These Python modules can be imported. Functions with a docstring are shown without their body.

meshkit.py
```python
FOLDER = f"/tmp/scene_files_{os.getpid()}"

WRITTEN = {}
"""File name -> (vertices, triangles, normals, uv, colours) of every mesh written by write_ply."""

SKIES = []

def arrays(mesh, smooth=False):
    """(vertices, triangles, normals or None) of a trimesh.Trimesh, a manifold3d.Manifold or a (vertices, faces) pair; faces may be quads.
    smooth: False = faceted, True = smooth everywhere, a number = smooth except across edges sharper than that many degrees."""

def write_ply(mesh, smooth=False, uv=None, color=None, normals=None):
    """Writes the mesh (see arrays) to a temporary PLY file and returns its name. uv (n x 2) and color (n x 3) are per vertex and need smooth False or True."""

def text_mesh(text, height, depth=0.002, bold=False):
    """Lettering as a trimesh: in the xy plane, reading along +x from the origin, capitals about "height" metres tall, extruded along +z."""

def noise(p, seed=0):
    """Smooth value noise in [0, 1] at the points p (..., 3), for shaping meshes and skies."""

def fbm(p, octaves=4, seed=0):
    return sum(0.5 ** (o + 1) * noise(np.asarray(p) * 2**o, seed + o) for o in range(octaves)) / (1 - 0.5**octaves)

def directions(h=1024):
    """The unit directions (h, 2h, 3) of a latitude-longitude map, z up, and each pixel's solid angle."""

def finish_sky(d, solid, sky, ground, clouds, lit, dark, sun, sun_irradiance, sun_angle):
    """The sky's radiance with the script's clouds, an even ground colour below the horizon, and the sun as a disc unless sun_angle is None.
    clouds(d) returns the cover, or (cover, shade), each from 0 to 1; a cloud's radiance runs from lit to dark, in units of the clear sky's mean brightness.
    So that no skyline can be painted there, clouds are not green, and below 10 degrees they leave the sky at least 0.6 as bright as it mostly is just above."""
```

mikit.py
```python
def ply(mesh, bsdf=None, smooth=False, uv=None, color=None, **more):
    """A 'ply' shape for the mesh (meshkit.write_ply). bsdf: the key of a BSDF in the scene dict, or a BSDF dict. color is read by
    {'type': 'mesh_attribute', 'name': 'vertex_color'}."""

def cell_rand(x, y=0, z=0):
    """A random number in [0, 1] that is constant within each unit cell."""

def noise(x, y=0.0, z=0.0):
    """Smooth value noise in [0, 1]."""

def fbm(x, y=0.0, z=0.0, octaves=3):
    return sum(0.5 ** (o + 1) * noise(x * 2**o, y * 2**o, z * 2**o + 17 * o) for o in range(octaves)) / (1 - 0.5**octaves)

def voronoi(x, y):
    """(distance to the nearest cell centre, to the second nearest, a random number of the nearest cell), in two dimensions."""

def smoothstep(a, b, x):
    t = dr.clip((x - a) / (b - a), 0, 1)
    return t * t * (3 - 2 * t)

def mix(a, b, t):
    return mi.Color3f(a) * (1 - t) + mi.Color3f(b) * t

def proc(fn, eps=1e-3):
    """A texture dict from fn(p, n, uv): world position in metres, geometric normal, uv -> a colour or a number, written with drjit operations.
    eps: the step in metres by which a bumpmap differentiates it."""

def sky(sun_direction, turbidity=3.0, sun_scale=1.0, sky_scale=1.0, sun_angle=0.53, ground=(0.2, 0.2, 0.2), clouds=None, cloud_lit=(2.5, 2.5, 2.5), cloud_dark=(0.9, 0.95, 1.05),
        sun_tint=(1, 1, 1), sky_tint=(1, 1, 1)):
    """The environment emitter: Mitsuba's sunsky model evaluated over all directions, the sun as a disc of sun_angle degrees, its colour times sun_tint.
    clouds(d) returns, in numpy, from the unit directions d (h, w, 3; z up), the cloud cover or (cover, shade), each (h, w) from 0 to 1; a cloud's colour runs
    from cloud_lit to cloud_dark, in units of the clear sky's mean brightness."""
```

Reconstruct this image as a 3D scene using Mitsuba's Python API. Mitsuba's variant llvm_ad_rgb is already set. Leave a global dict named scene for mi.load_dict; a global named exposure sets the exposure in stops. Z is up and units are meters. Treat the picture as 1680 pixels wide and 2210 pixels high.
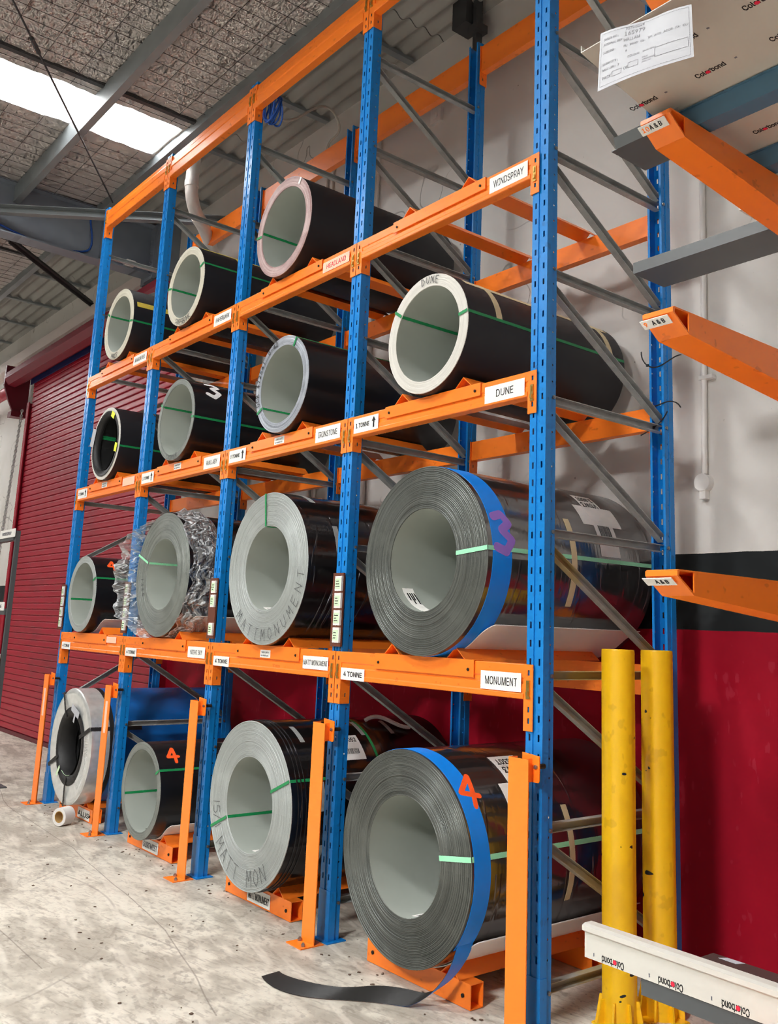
import math, numpy as np, trimesh, mitsuba as mi, drjit as dr, mikit, meshkit
from shapely.geometry import Polygon, LineString, box as sbox
from shapely.ops import unary_union
from mikit import noise, fbm, voronoi, smoothstep, mix, cell_rand

T = mi.ScalarTransform4f
scene, labels = {}, {}
RNG = np.random.default_rng(7)

# ------------------------------------------------------------------ camera, lights, exposure
exposure = 1.12
CR = np.array([[0.6371656887788085, 0.7698583792248694, 0.03657814894555711],
               [-0.12269165892949346, 0.14816991363022952, -0.9813217787881501],
               [-0.760898575285928, 0.6207767333204968, 0.1888639867623721]])
CC = np.array([2.717307169928019, -2.8952294493096016, 1.5501406714265662])
M = np.eye(4); M[:3, 0] = -CR[0]; M[:3, 1] = -CR[1]; M[:3, 2] = CR[2]; M[:3, 3] = CC
scene['camera'] = {'type': 'perspective', 'fov': 45.683535965746344, 'fov_axis': 'x', 'to_world': T(M.tolist()),
                   'principal_point_offset_x': -0.03333454962101753, 'principal_point_offset_y': 0.0572270475847804,
                   'near_clip': 0.05, 'far_clip': 200.0}
# translucent roof panels: (x0, x1, y0, y1, radiance); the first is the one in view, the second the clear one behind the camera
ROOF_LIGHTS = [(-5.40, -4.76, -9.0, 0.30, 4.5), (1.9, 3.1, -9.2, -7.2, 95.0), (-1.9, -1.2, -4.3, -3.1, 46.0), (-15.6, -14.6, -9.0, 0.30, 10.0)]
ZF = 6.0      # underside of the roof foil


def lin(r, g, b):
    c = np.array([r, g, b]) / 255.0
    return [float(v) for v in np.where(c <= 0.04045, c / 12.92, ((c + 0.055) / 1.055) ** 2.4)]


# ------------------------------------------------------------------ materials
def mat(name, base, rough=0.5, metallic=0.0, spec=0.5, bump=None, bscale=1.0, eps=1e-3, **kw):
    b = {'type': 'principled', 'base_color': base if isinstance(base, dict) else {'type': 'rgb', 'value': base},
         'roughness': rough, 'metallic': metallic, 'specular': spec, **kw}
    if bump is not None:
        b = {'type': 'bumpmap', 'arbitrary': mikit.proc(bump, eps), 'scale': bscale, 'bsdf': b}
    scene['m_' + name] = {'type': 'twosided', 'bsdf': b}
    return 'm_' + name


ORANGE, BLUE, YELLOW = lin(244, 124, 36), lin(16, 120, 196), lin(246, 194, 20)


def orange_fn(p, n, uv):
    s = smoothstep(0.72, 0.78, fbm(p.x * 31, p.y * 31, p.z * 31, 3)) * 0.3
    d = smoothstep(0.55, 0.8, fbm(p.x * 6, p.y * 6, p.z * 6, 3)) * 0.07
    return mix(mix(ORANGE, lin(150, 62, 28), s), lin(205, 92, 40), d)


mat('orange', mikit.proc(orange_fn), 0.33)
mat('orange_guard', lin(255, 130, 36), 0.38)


def blue_fn(p, n, uv):
    s = smoothstep(0.70, 0.75, fbm(p.x * 40, p.y * 40, p.z * 18, 3)) * 0.25
    return mix(BLUE, lin(38, 60, 96), s)


mat('blue', mikit.proc(blue_fn), 0.3)


def galv_fn(p, n, uv):
    f = fbm(p.x * 24, p.y * 24, p.z * 24, 3)
    return mix(lin(140, 146, 146), lin(180, 184, 182), f)


mat('galv', mikit.proc(galv_fn), 0.42, 0.3)
mat('brass', lin(196, 164, 92), 0.3, 0.9)
mat('bolt', lin(150, 150, 148), 0.35, 0.9)
mat('dark_bolt', lin(60, 56, 50), 0.5, 0.7)


def card_fn(p, n, uv):
    return mix(lin(222, 221, 216), lin(236, 235, 231), fbm(p.x * 20, p.y * 20, p.z * 20, 2))


mat('card', mikit.proc(card_fn), 0.6)
mat('ink', lin(22, 22, 24), 0.6)
mat('grey_ink', lin(105, 105, 112), 0.7)
mat('pencil', lin(70, 72, 74), 0.7)
mat('red_ink', lin(205, 30, 60), 0.6)
mat('green_card', lin(196, 222, 184), 0.6)
mat('brown_board', lin(96, 50, 34), 0.6)
mat('torn_paper', lin(238, 190, 165), 0.7)


def edge_fn(dark, light, scale=1.0):
    def fn(p, n, uv):
        # uv.x carries the angle (turns), uv.y the radius in metres
        r = uv.y
        lay = noise(r * 900.0, 0.0, 0.0) * 0.5 + noise(r * 330.0, uv.x * 6.0, 2.0) * 0.5
        sm = fbm(p.x * 9, p.y * 9, p.z * 9, 3)
        return mix(mix(dark, light, lay), light, smoothstep(0.45, 0.75, sm) * 0.5)
    return fn


def edge_bump(p, n, uv):
    return noise(uv.y * 520.0, uv.x * 3.0, 0.0)


mat('edge_zinc', mikit.proc(edge_fn(lin(142, 148, 146), lin(172, 178, 176))), 0.45, 0.25)
mat('edge_dark', mikit.proc(edge_fn(lin(64, 68, 66), lin(112, 116, 112))), 0.38, 0.6)
mat('edge_mid', mikit.proc(edge_fn(lin(92, 98, 94), lin(140, 145, 140))), 0.42, 0.3)
mat('edge_cream', mikit.proc(edge_fn(lin(180, 176, 160), lin(204, 200, 184))), 0.5)
mat('edge_white', mikit.proc(edge_fn(lin(184, 182, 175), lin(204, 202, 195))), 0.5)
mat('edge_red', mikit.proc(edge_fn(lin(112, 62, 64), lin(196, 176, 174))), 0.5)
mat('edge_blue', mikit.proc(edge_fn(lin(96, 104, 116), lin(206, 212, 222))), 0.3, 0.6)


def bore_fn(p, n, uv):
    return mix(lin(150, 156, 149), lin(160, 166, 159), fbm(p.x * 5, p.y * 5, p.z * 5, 2))


mat('bore', mikit.proc(bore_fn), 0.55)
mat('bore_black', lin(9, 10, 11), 0.7)
mat('barrel_black', lin(20, 22, 27), 0.48)
mat('barrel_satin', lin(19, 21, 25), 0.3)


def film_bump(p, n, uv):
    # stretch film: a few sharp creases running round the coil over faint ripples
    a = smoothstep(0.74, 0.86, noise(p.y * 70.0 + noise(uv.x * 9.0, p.y * 3.0, 1.0) * 5.0, uv.x * 7.0, 0.0))
    b = noise(p.y * 210.0, uv.x * 40.0, 5.0)
    return a + 0.12 * b


mat('film_barrel', lin(126, 125, 125), 0.12, 0.92, 0.6, film_bump, 0.0022, 1e-3, clearcoat=1.0, clearcoat_gloss=0.95)
mat('film_black', lin(70, 70, 73), 0.12, 0.92, 0.6, film_bump, 0.0030, 1e-3, clearcoat=1.0, clearcoat_gloss=0.95)


def gloss_bump(p, n, uv):
    return smoothstep(0.78, 0.9, noise(p.y * 48.0 + noise(uv.x * 7.0, p.y * 3.0, 1.0) * 5.0, uv.x * 5.0, 0.0)) + 0.1 * noise(p.y * 90.0, uv.x * 20.0, 2.0)


mat('gloss_barrel', lin(107, 102, 102), 0.10, 0.92, 0.6, gloss_bump, 0.0022, 1e-3, clearcoat=1.0, clearcoat_gloss=0.95)
mat('gloss_black', lin(58, 56, 58), 0.10, 0.92, 0.6, gloss_bump, 0.0022, 1e-3, clearcoat=1.0, clearcoat_gloss=0.95)
mat('blue_barrel', lin(8, 92, 166), 0.35)
mat('zinc_sheet', mikit.proc(lambda p, n, uv: mix(lin(200, 203, 201), lin(232, 234, 232), fbm(p.x * 30, p.y * 30, p.z * 30, 2))), 0.25, 0.55)
mat('black_plastic', lin(22, 22, 23), 0.55)
mat('strap_green', lin(24, 128, 74), 0.4)
mat('strap_mint', lin(150, 226, 182), 0.45)
mat('band_blue', lin(0, 130, 230), 0.36)
mat('spray_orange', lin(252, 92, 32), 0.6)
mat('spray_purple', lin(150, 110, 200), 0.6)
mat('spray_white', lin(236, 236, 236), 0.6)
mat('tape_cream', lin(206, 190, 152), 0.6)
mat('tape_yellow', lin(206, 182, 70), 0.55)
mat('tag_yellow', lin(226, 246, 40), 0.5)
mat('foam', lin(216, 212, 206), 0.7)


def fold(uv):
    return noise(uv.x * 9.0 + 1.5 * noise(uv.x * 14.0, uv.y * 3.0, 4.0), uv.y * 11.0 + 2.6 * noise(uv.x * 16.0, uv.y * 2.5, 1.0), 0.0)


def plastic_w(p, n, uv):
    r = 1 - dr.abs(fold(uv) * 2 - 1)
    return 0.2 + 0.7 * smoothstep(0.72, 0.96, r) + 0.25 * smoothstep(0.93, 1.0, uv.y)


def plastic_bump(p, n, uv):
    return fold(uv) + 0.5 * noise(uv.x * 30.0, uv.y * 24.0, 3.0)


scene['m_clear_plastic'] = {'type': 'blendbsdf', 'weight': mikit.proc(plastic_w),
                            'a': {'type': 'thindielectric', 'int_ior': 1.9},
                            'b': {'type': 'twosided', 'bsdf': {'type': 'bumpmap', 'arbitrary': mikit.proc(plastic_bump), 'scale': 0.03,
                                  'bsdf': {'type': 'principled', 'base_color': {'type': 'rgb', 'value': lin(206, 210, 213)}, 'roughness': 0.16, 'specular': 0.8}}}}

SEGS = [((-6.55, -0.11), (-5.67, -0.30)), ((-5.67, -0.30), (-3.95, -0.36)), ((-3.95, -0.36), (-2.0, -0.58)), ((-2.0, -0.58), (-0.9, -0.86)), ((-2.45, -1.27), (-1.8, -1.265))]


def seg_d(px, py, a, b):
    ax, ay = a; bx, by = b
    L2 = (bx - ax) ** 2 + (by - ay) ** 2
    t = dr.clip(((px - ax) * (bx - ax) + (py - ay) * (by - ay)) / L2, 0, 1)
    return dr.sqrt(dr.square(px - ax - t * (bx - ax)) + dr.square(py - ay - t * (by - ay)))


def floor_fn(p, n, uv):
    x, y = p.x, p.y
    big = fbm(x * 1.1, y * 1.6, 0.0, 3)
    mid = fbm(x * 7.0, y * 12.0, 3.0, 4)
    c = mix(lin(168, 162, 150), lin(208, 203, 190), smoothstep(0.32, 0.66, big * 0.45 + mid * 0.55))
    fine = fbm(x * 42.0, y * 60.0, 5.0, 3)
    c = mix(c, lin(140, 133, 122), smoothstep(0.50, 0.78, fine) * 0.3)
    # scuffs and tyre smears dragged along the aisle
    sc = smoothstep(0.58, 0.76, fbm(x * 13.0 + y * 4.0, y * 70.0 - x * 13.0, 7.0, 3))
    c = mix(c, lin(132, 124, 113), sc * 0.36)
    sc2 = smoothstep(0.62, 0.74, fbm(x * 19.0 + 5, y * 30.0 + x * 8, 11.0, 3)) * smoothstep(0.42, 0.62, fbm(x * 1.7, y * 2.3, 21.0, 2))
    c = mix(c, lin(112, 105, 97), sc2 * 0.35)
    wh = smoothstep(0.6, 0.8, fbm(x * 3.0 + y * 5.0, y * 16.0 + x * 3.0, 19.0, 3))
    c = mix(c, lin(220, 215, 203), wh * 0.4)
    w = (noise(x * 3.0, y * 3.0, 2.0) - 0.5) * 0.03
    for a, b in SEGS:
        d = seg_d(x + w, y + w * 0.6, a, b)
        c = mix(c, lin(104, 96, 88), (1 - smoothstep(0.001, 0.006, d)) * 0.5)
    for cx, cy, rr in ((-1.6, -2.0, 1.35), (-2.9, -2.2, 1.6), (0.2, -1.6, 1.2), (-4.6, -1.9, 1.7)):
        d = dr.abs(dr.sqrt(dr.square(x - cx) + dr.square(y - cy)) - rr + w * 0.4)
        c = mix(c, lin(126, 118, 110), (1 - smoothstep(0.002, 0.011, d)) * 0.4 * smoothstep(0.4, 0.62, fbm(x * 3, y * 3, 5.0, 2)))
    d1, d2, k = voronoi(x * 7.0, y * 7.0)
    spot = (1 - smoothstep(0.03, 0.06, d1 + noise(x * 60, y * 60, 0.0) * 0.05)) * smoothstep(0.6, 0.65, k)
    return mix(c, lin(88, 78, 70), spot * 0.7)


def floor_bump(p, n, uv):
    return fbm(p.x * 20, p.y * 20, 0.0, 3)


mat('floor', mikit.proc(floor_fn), 0.55, 0.0, 0.35, floor_bump, 0.0012, 2e-3)


def wall_fn(p, n, uv):
    x, z = p.x, p.z
    stain = smoothstep(0.52, 0.78, fbm(x * 1.2, z * 0.8, 1.0, 4))
    w = mix(lin(207, 204, 200), lin(188, 184, 178), stain * 0.7)
    d1, d2, k = voronoi(x * 5.0, z * 5.0)
    spot = (1 - smoothstep(0.02, 0.05, d1 + noise(x * 50, z * 50, 0.0) * 0.06)) * smoothstep(0.72, 0.76, k)
    w = mix(w, lin(96, 92, 86), spot * 0.8)
    web = (1 - smoothstep(0.0, 0.012, dr.abs(fbm(x * 2.2, z * 2.2, 9.0, 3) - 0.5))) * smoothstep(0.56, 0.66, fbm(x * 1.3, z * 1.3, 4.0, 2))
    w = mix(w, lin(112, 108, 102), web * 0.7)
    red = mix(lin(164, 0, 34), lin(146, 0, 30), fbm(x * 3, z * 3, 2.0, 3))
    red = mix(red, lin(186, 60, 80), smoothstep(0.74, 0.8, fbm(x * 34, z * 13, 6.0, 3)) * 0.3)
    blk = mix(lin(24, 28, 30), lin(44, 48, 50), smoothstep(0.55, 0.8, fbm(x * 4, z * 7, 12.0, 4)))
    edge = noise(x * 9, 0.0, 0.0) * 0.006
    c = dr.select(z + edge > 1.998, w, dr.select(z + edge > 1.611, blk, red))
    return c


mat('wall', mikit.proc(wall_fn), 0.7, 0.0, 0.25)
mat('plain_wall', lin(112, 110, 106), 0.7)
mat('lintel', lin(226, 214, 210), 0.6)
mat('pvc', lin(222, 220, 216), 0.35)


def foil_bump(p, n, uv):
    return fbm(p.x * 9, p.y * 26, 0.0, 4) + 0.4 * fbm(p.x * 46, p.y * 46, 3.0, 3)


mat('foil', lin(212, 205, 202), 0.28, 0.5, 0.5, foil_bump, 0.09, 3e-3)


def sheet_fn(p, n, uv):
    f = fbm(p.x * 2.0, p.y * 2.0, 0.0, 3)
    return mix(lin(128, 128, 124), lin(160, 160, 156), f)


mat('roof_sheet', mikit.proc(sheet_fn), 0.7)


def steel_fn(p, n, uv):
    f = fbm(p.x * 3.0, p.y * 3.0, p.z * 3.0, 4)
    return mix(lin(104, 112, 116), lin(138, 144, 146), f)


mat('steel', mikit.proc(steel_fn), 0.45, 0.2)


def ibeam_fn(p, n, uv):
    f = fbm(p.x * 3.0, p.y * 3.0, p.z * 3.0, 4)
    c = mix(lin(104, 112, 124), lin(132, 140, 150), f)
    drip = smoothstep(0.60, 0.66, fbm(p.y * 16.0, p.z * 3.0, 4.0, 3)) * smoothstep(0.62, 0.70, fbm(p.y * 2.6, p.z * 2.0, 8.0, 2)) * 0.8
    return mix(c, lin(40, 40, 42), drip)


mat('ibeam', mikit.proc(ibeam_fn), 0.45, 0.1)
mat('dark_steel', lin(58, 60, 62), 0.55, 0.2)
mat('wire', lin(44, 40, 40), 0.6, 0.2)


def door_fn(p, n, uv):
    f = fbm(p.x * 1.1, p.z * 1.4, 0.0, 4)
    c = mix(lin(150, 12, 36), lin(164, 24, 48), f)
    dirt = smoothstep(0.5, 0.75, fbm(p.x * 1.3, p.z * 3.0, 5.0, 4))
    return mix(c, lin(110, 44, 54), dirt * 0.3)


mat('door', mikit.proc(door_fn), 0.42)
mat('door_dark', lin(92, 10, 28), 0.45)
mat('door_roll', lin(118, 24, 42), 0.45)
mat('navy', lin(20, 34, 84), 0.5)


def yellow_fn(p, n, uv):
    c = mix(YELLOW, lin(226, 172, 24), smoothstep(0.45, 0.75, fbm(p.x * 7, p.y * 7, p.z * 4, 4)) * 0.7)
    sc = smoothstep(0.66, 0.72, fbm(p.x * 26 + 3, p.y * 26, p.z * 15, 3))
    c = mix(c, lin(206, 158, 28), sc * 0.35)
    chip = smoothstep(0.762, 0.768, fbm(p.x * 17 + 1, p.y * 17, p.z * 21, 3))
    return mix(c, lin(30, 32, 34), chip)


mat('yellow', mikit.proc(yellow_fn), 0.35)


def rubbed_fn(p, n, uv):
    f = fbm(p.x * 24, p.y * 24, p.z * 24, 3)
    c = mix(lin(136, 136, 132), lin(162, 160, 154), f)
    return mix(c, lin(176, 146, 40), smoothstep(0.42, 0.62, fbm(p.x * 5, p.y * 5, p.z * 5, 2)) * 0.55)


mat('galv_rubbed', mikit.proc(rubbed_fn), 0.5, 0.2)
mat('beige_sheet', lin(186, 182, 172), 0.5)
mat('cream_sheet', lin(198, 196, 188), 0.42)
mat('blue_sheet', lin(66, 100, 122), 0.4)
mat('charcoal_sheet', lin(76, 80, 82), 0.4)
mat('dark_sheet', lin(66, 54, 52), 0.4)
mat('paper', lin(172, 174, 180), 0.6)
mat('cardboard', lin(176, 142, 88), 0.7)
mat('cable_blue', lin(20, 70, 150), 0.45)
mat('hose', lin(170, 168, 160), 0.6)
mat('black_tie', lin(18, 18, 20), 0.5)
mat('dirt', lin(86, 70, 58), 0.9)
mat('grey_post', lin(78, 80, 82), 0.5, 0.2)


# ------------------------------------------------------------------ helpers
def numbered(base):
    if base not in scene and base not in labels:
        return base
    k = 1
    while f'{base}_{k:03d}' in scene or f'{base}_{k:03d}' in labels:
        k += 1
    return f'{base}_{k:03d}'


def thing(name, label, cat, group=None):
    k = numbered(name)
    labels[k] = {'label': label, 'category': cat}
    if group:
        labels[k]['group'] = group
    return k


def obj(name, mesh, m, parent=None, smooth=False, label=None, kind=None, uv=None, **kw):
    key = numbered(parent + '__' + name if parent else name)
    scene[key] = mikit.ply(mesh, m, smooth, uv=uv, **kw) if not isinstance(mesh, dict) else {**mesh}
    if label or kind:
        labels.setdefault(key, {})
        if label: labels[key]['label'] = label
        if kind: labels[key]['kind'] = kind
    return key


def tag(key, label, cat, group=None):
    labels[key] = {'label': label, 'category': cat}
    if group:
        labels[key]['group'] = group
    return key


def struct(name, mesh, m, parent=None, smooth=False, uv=None):
    return obj(name, mesh, m, parent, smooth, kind='structure' if not parent else None, uv=uv)


def cat(*ms):
    return trimesh.util.concatenate([m for m in ms if m is not None])


def box(x0, x1, y0, y1, z0, z1):
    b = trimesh.creation.box(extents=(abs(x1 - x0), abs(y1 - y0), abs(z1 - z0)))
    b.apply_translation(((x0 + x1) / 2, (y0 + y1) / 2, (z0 + z1) / 2))
    return b


def ext(poly, h):
    poly = poly if hasattr(poly, 'exterior') or hasattr(poly, 'geoms') else Polygon(poly)
    if not poly.is_valid:
        poly = poly.buffer(0)
    return cat(*[trimesh.creation.extrude_polygon(g, h, engine='earcut') for g in getattr(poly, 'geoms', [poly])])


def prism_x(poly, x0, x1):            # poly in (y, z)
    m = ext(poly, x1 - x0); v = m.vertices.copy()
    m.vertices = np.stack([v[:, 2] + x0, v[:, 0], v[:, 1]], 1)
    return m


def prism_y(poly, y0, y1):            # poly in (x, z)
    m = ext(poly, y1 - y0); v = m.vertices.copy()
    m = trimesh.Trimesh(np.stack([v[:, 0], v[:, 2] + y0, v[:, 1]], 1), m.faces[:, ::-1], process=False)
    return m


def prism_z(poly, z0, z1):
    m = ext(poly, z1 - z0); m.apply_translation((0, 0, z0)); return m


def side_plate(poly, x0, t):          # poly in (y, z), thickness along x
    return prism_x(poly, x0, x0 + t)


def tube(pts, r, n=10, closed_ends=True):
    p = np.asarray(pts, float); k = len(p)
    t = np.gradient(p, axis=0); t /= np.linalg.norm(t, axis=1, keepdims=True)
    a = np.cross(t[0], [0, 0, 1.0] if abs(t[0][2]) < 0.9 else [1.0, 0, 0]); a /= np.linalg.norm(a)
    rings = []
    rr = np.broadcast_to(r, (k,))
    for i in range(k):
        a = a - t[i] * (a @ t[i]); a /= np.linalg.norm(a); b = np.cross(t[i], a)
        ang = np.arange(n) * 2 * np.pi / n
        rings.append(p[i] + rr[i] * (np.cos(ang)[:, None] * a + np.sin(ang)[:, None] * b))
    v = np.vstack(rings + [p[:1], p[-1:]]); f = []
    for i in range(k - 1):
        for j in range(n):
            q = (i * n + j, i * n + (j + 1) % n, (i + 1) * n + (j + 1) % n, (i + 1) * n + j)
            f += [(q[0], q[1], q[2]), (q[0], q[2], q[3])]
    for j in range(n):
        f.append((k * n, (j + 1) % n, j)); f.append((k * n + 1, (k - 1) * n + j, (k - 1) * n + (j + 1) % n))
    return trimesh.Trimesh(v, f, process=False)


def spline(pts, n=40):
    from scipy.interpolate import CubicSpline
    p = np.asarray(pts, float)
    d = np.r_[0, np.cumsum(np.maximum(np.linalg.norm(np.diff(p, axis=0), axis=1), 0.01))]
    return CubicSpline(d, p)(np.linspace(0, d[-1], n))


def bar(a, b, w, h, up=(0, 0, 1)):    # rectangular bar from a to b, w across, h along 'up'
    a, b = np.asarray(a, float), np.asarray(b, float)
    t = b - a; L = np.linalg.norm(t); t /= L
    s = np.cross(t, up); s /= np.linalg.norm(s); u = np.cross(s, t)
    m = trimesh.creation.box(extents=(L, w, h))
    m.apply_transform(np.vstack([np.column_stack([t, s, u, (a + b) / 2]), [0, 0, 0, 1]]))
    return m


def channel(a, b, w, h, t=0.003, open_dir=(1, 0, 0)):     # thin C channel: web w wide, flanges h long
    a, b = np.asarray(a, float), np.asarray(b, float)
    o = np.asarray(open_dir, float); d = (b - a) / np.linalg.norm(b - a)
    o = o - d * (o @ d); o /= np.linalg.norm(o); s = np.cross(d, o)
    web = bar(a, b, w, t, o)
    out = [web]
    for sg in (-1, 1):
        off = s * sg * (w / 2 - t / 2) + o * (h / 2)
        out.append(bar(a + off, b + off, t, h, o))
    return cat(*out)


def hexbolt(c, axis, r=0.011, h=0.009):
    m = trimesh.creation.cylinder(radius=r, height=h, sections=6)
    m2 = trimesh.creation.cylinder(radius=r * 0.55, height=h * 1.9, sections=8)
    m = cat(m, m2)
    z = np.asarray(axis, float); z /= np.linalg.norm(z)
    m.apply_transform(trimesh.geometry.align_vectors([0, 0, 1], z))
    m.apply_translation(np.asarray(c) + z * h / 2)
    return m


def face_text(text, h, x0, y0, z0, bold=False, width=None):    # lettering on a face that looks towards -y
    m = meshkit.text_mesh(text, h, 0.0008, bold)
    v = m.vertices.copy()
    if width:
        v[:, 0] *= width / (v[:, 0].max() - v[:, 0].min())
    m.vertices = np.stack([x0 + v[:, 0], y0 - v[:, 2], z0 + v[:, 1]], 1)
    return m


STROKES = {'M': [[(0, 0), (.08, 1), (.3, .35), (.55, 1), (.62, 0)]], 'A': [[(0, 0), (.3, 1), (.6, 0)], [(.13, .4), (.5, .4)]], 'T': [[(0, .95), (.6, 1)], [(.3, 1), (.27, 0)]],
           'O': [[(.3, 1), (.05, .7), (.05, .3), (.3, 0), (.55, .3), (.55, .7), (.3, 1)]], 'N': [[(0, 0), (.05, 1), (.55, 0), (.58, 1)]], 'U': [[(0, 1), (.05, .25), (.3, 0), (.55, .25), (.6, 1)]],
           'E': [[(.55, 1), (0, 1), (0, 0), (.55, 0)], [(0, .52), (.45, .52)]], 'D': [[(0, 0), (0, 1), (.35, .95), (.6, .5), (.35, .05), (0, 0)]], 'C': [[(.55, .85), (.3, 1), (.03, .6), (.1, .15), (.4, 0), (.6, .15)]],
           '1': [[(.3, 0), (.3, 1)]], '2': [[(0, .75), (.3, 1), (.55, .7), (0, 0), (.6, 0)]], '5': [[(.55, 1), (.08, 1), (.05, .58), (.4, .6), (.55, .3), (.35, 0), (0, .08)]],
           '7': [[(0, 1), (.55, 1), (.2, 0)]], '4': [[(.42, 0), (.42, 1), (0, .35), (.62, .35)]], '0': [[(.3, 1), (.05, .7), (.05, .3), (.3, 0), (.55, .3), (.55, .7), (.3, 1)]],
           '/': [[(0, 0), (.5, 1.1)]], '-': [[(.05, .45), (.5, .45)]], 'R': [[(0, 0), (0, 1), (.4, 1), (.5, .75), (.4, .52), (0, .5)], [(.25, .5), (.58, 0)]], 'K': [[(0, 0), (0, 1)], [(.55, 1), (.02, .45), (.58, 0)]],
           'P': [[(0, 0), (0, 1), (.42, 1), (.52, .75), (.4, .5), (0, .5)]], 'B': [[(0, 0), (0, 1), (.4, .95), (.45, .6), (0, .52), (.5, .4), (.5, .1), (0, 0)]], 'W': [[(0, 1), (.15, 0), (.32, .7), (.5, 0), (.65, 1)]], 'L': [[(0, 1), (0, 0), (.5, 0)]], 'Y': [[(0, 1), (.3, .5), (.6, 1)], [(.3, .5), (.28, 0)]],
           'S': [[(.52, .85), (.3, 1), (.05, .78), (.5, .3), (.3, 0), (.02, .15)]], 'I': [[(.3, 0), (.3, 1)]], '3': [[(.05, .9), (.35, 1), (.55, .75), (.25, .55), (.58, .3), (.35, 0), (.02, .1)]], '8': [[(.3, .5), (.08, .75), (.3, 1), (.52, .75), (.3, .5), (.05, .25), (.3, 0), (.55, .25), (.3, .5)]], 'H': [[(0, 0), (0, 1)], [(.55, 0), (.58, 1)], [(0, .5), (.56, .5)]], ' ': []}


def stroke_poly(ch, h, w):
    ls = [LineString([(x * h, y * h) for x, y in s]).buffer(w / 2, quad_segs=2) for s in STROKES[ch]]
    return unary_union(ls) if ls else None


def thin(poly, t=0.0006, maxedge=None):
    m = ext(poly, t)
    if maxedge:
        v, f = trimesh.remesh.subdivide_to_size(m.vertices, m.faces, maxedge)
        m = trimesh.Trimesh(v, f, process=False)
    return m


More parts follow.
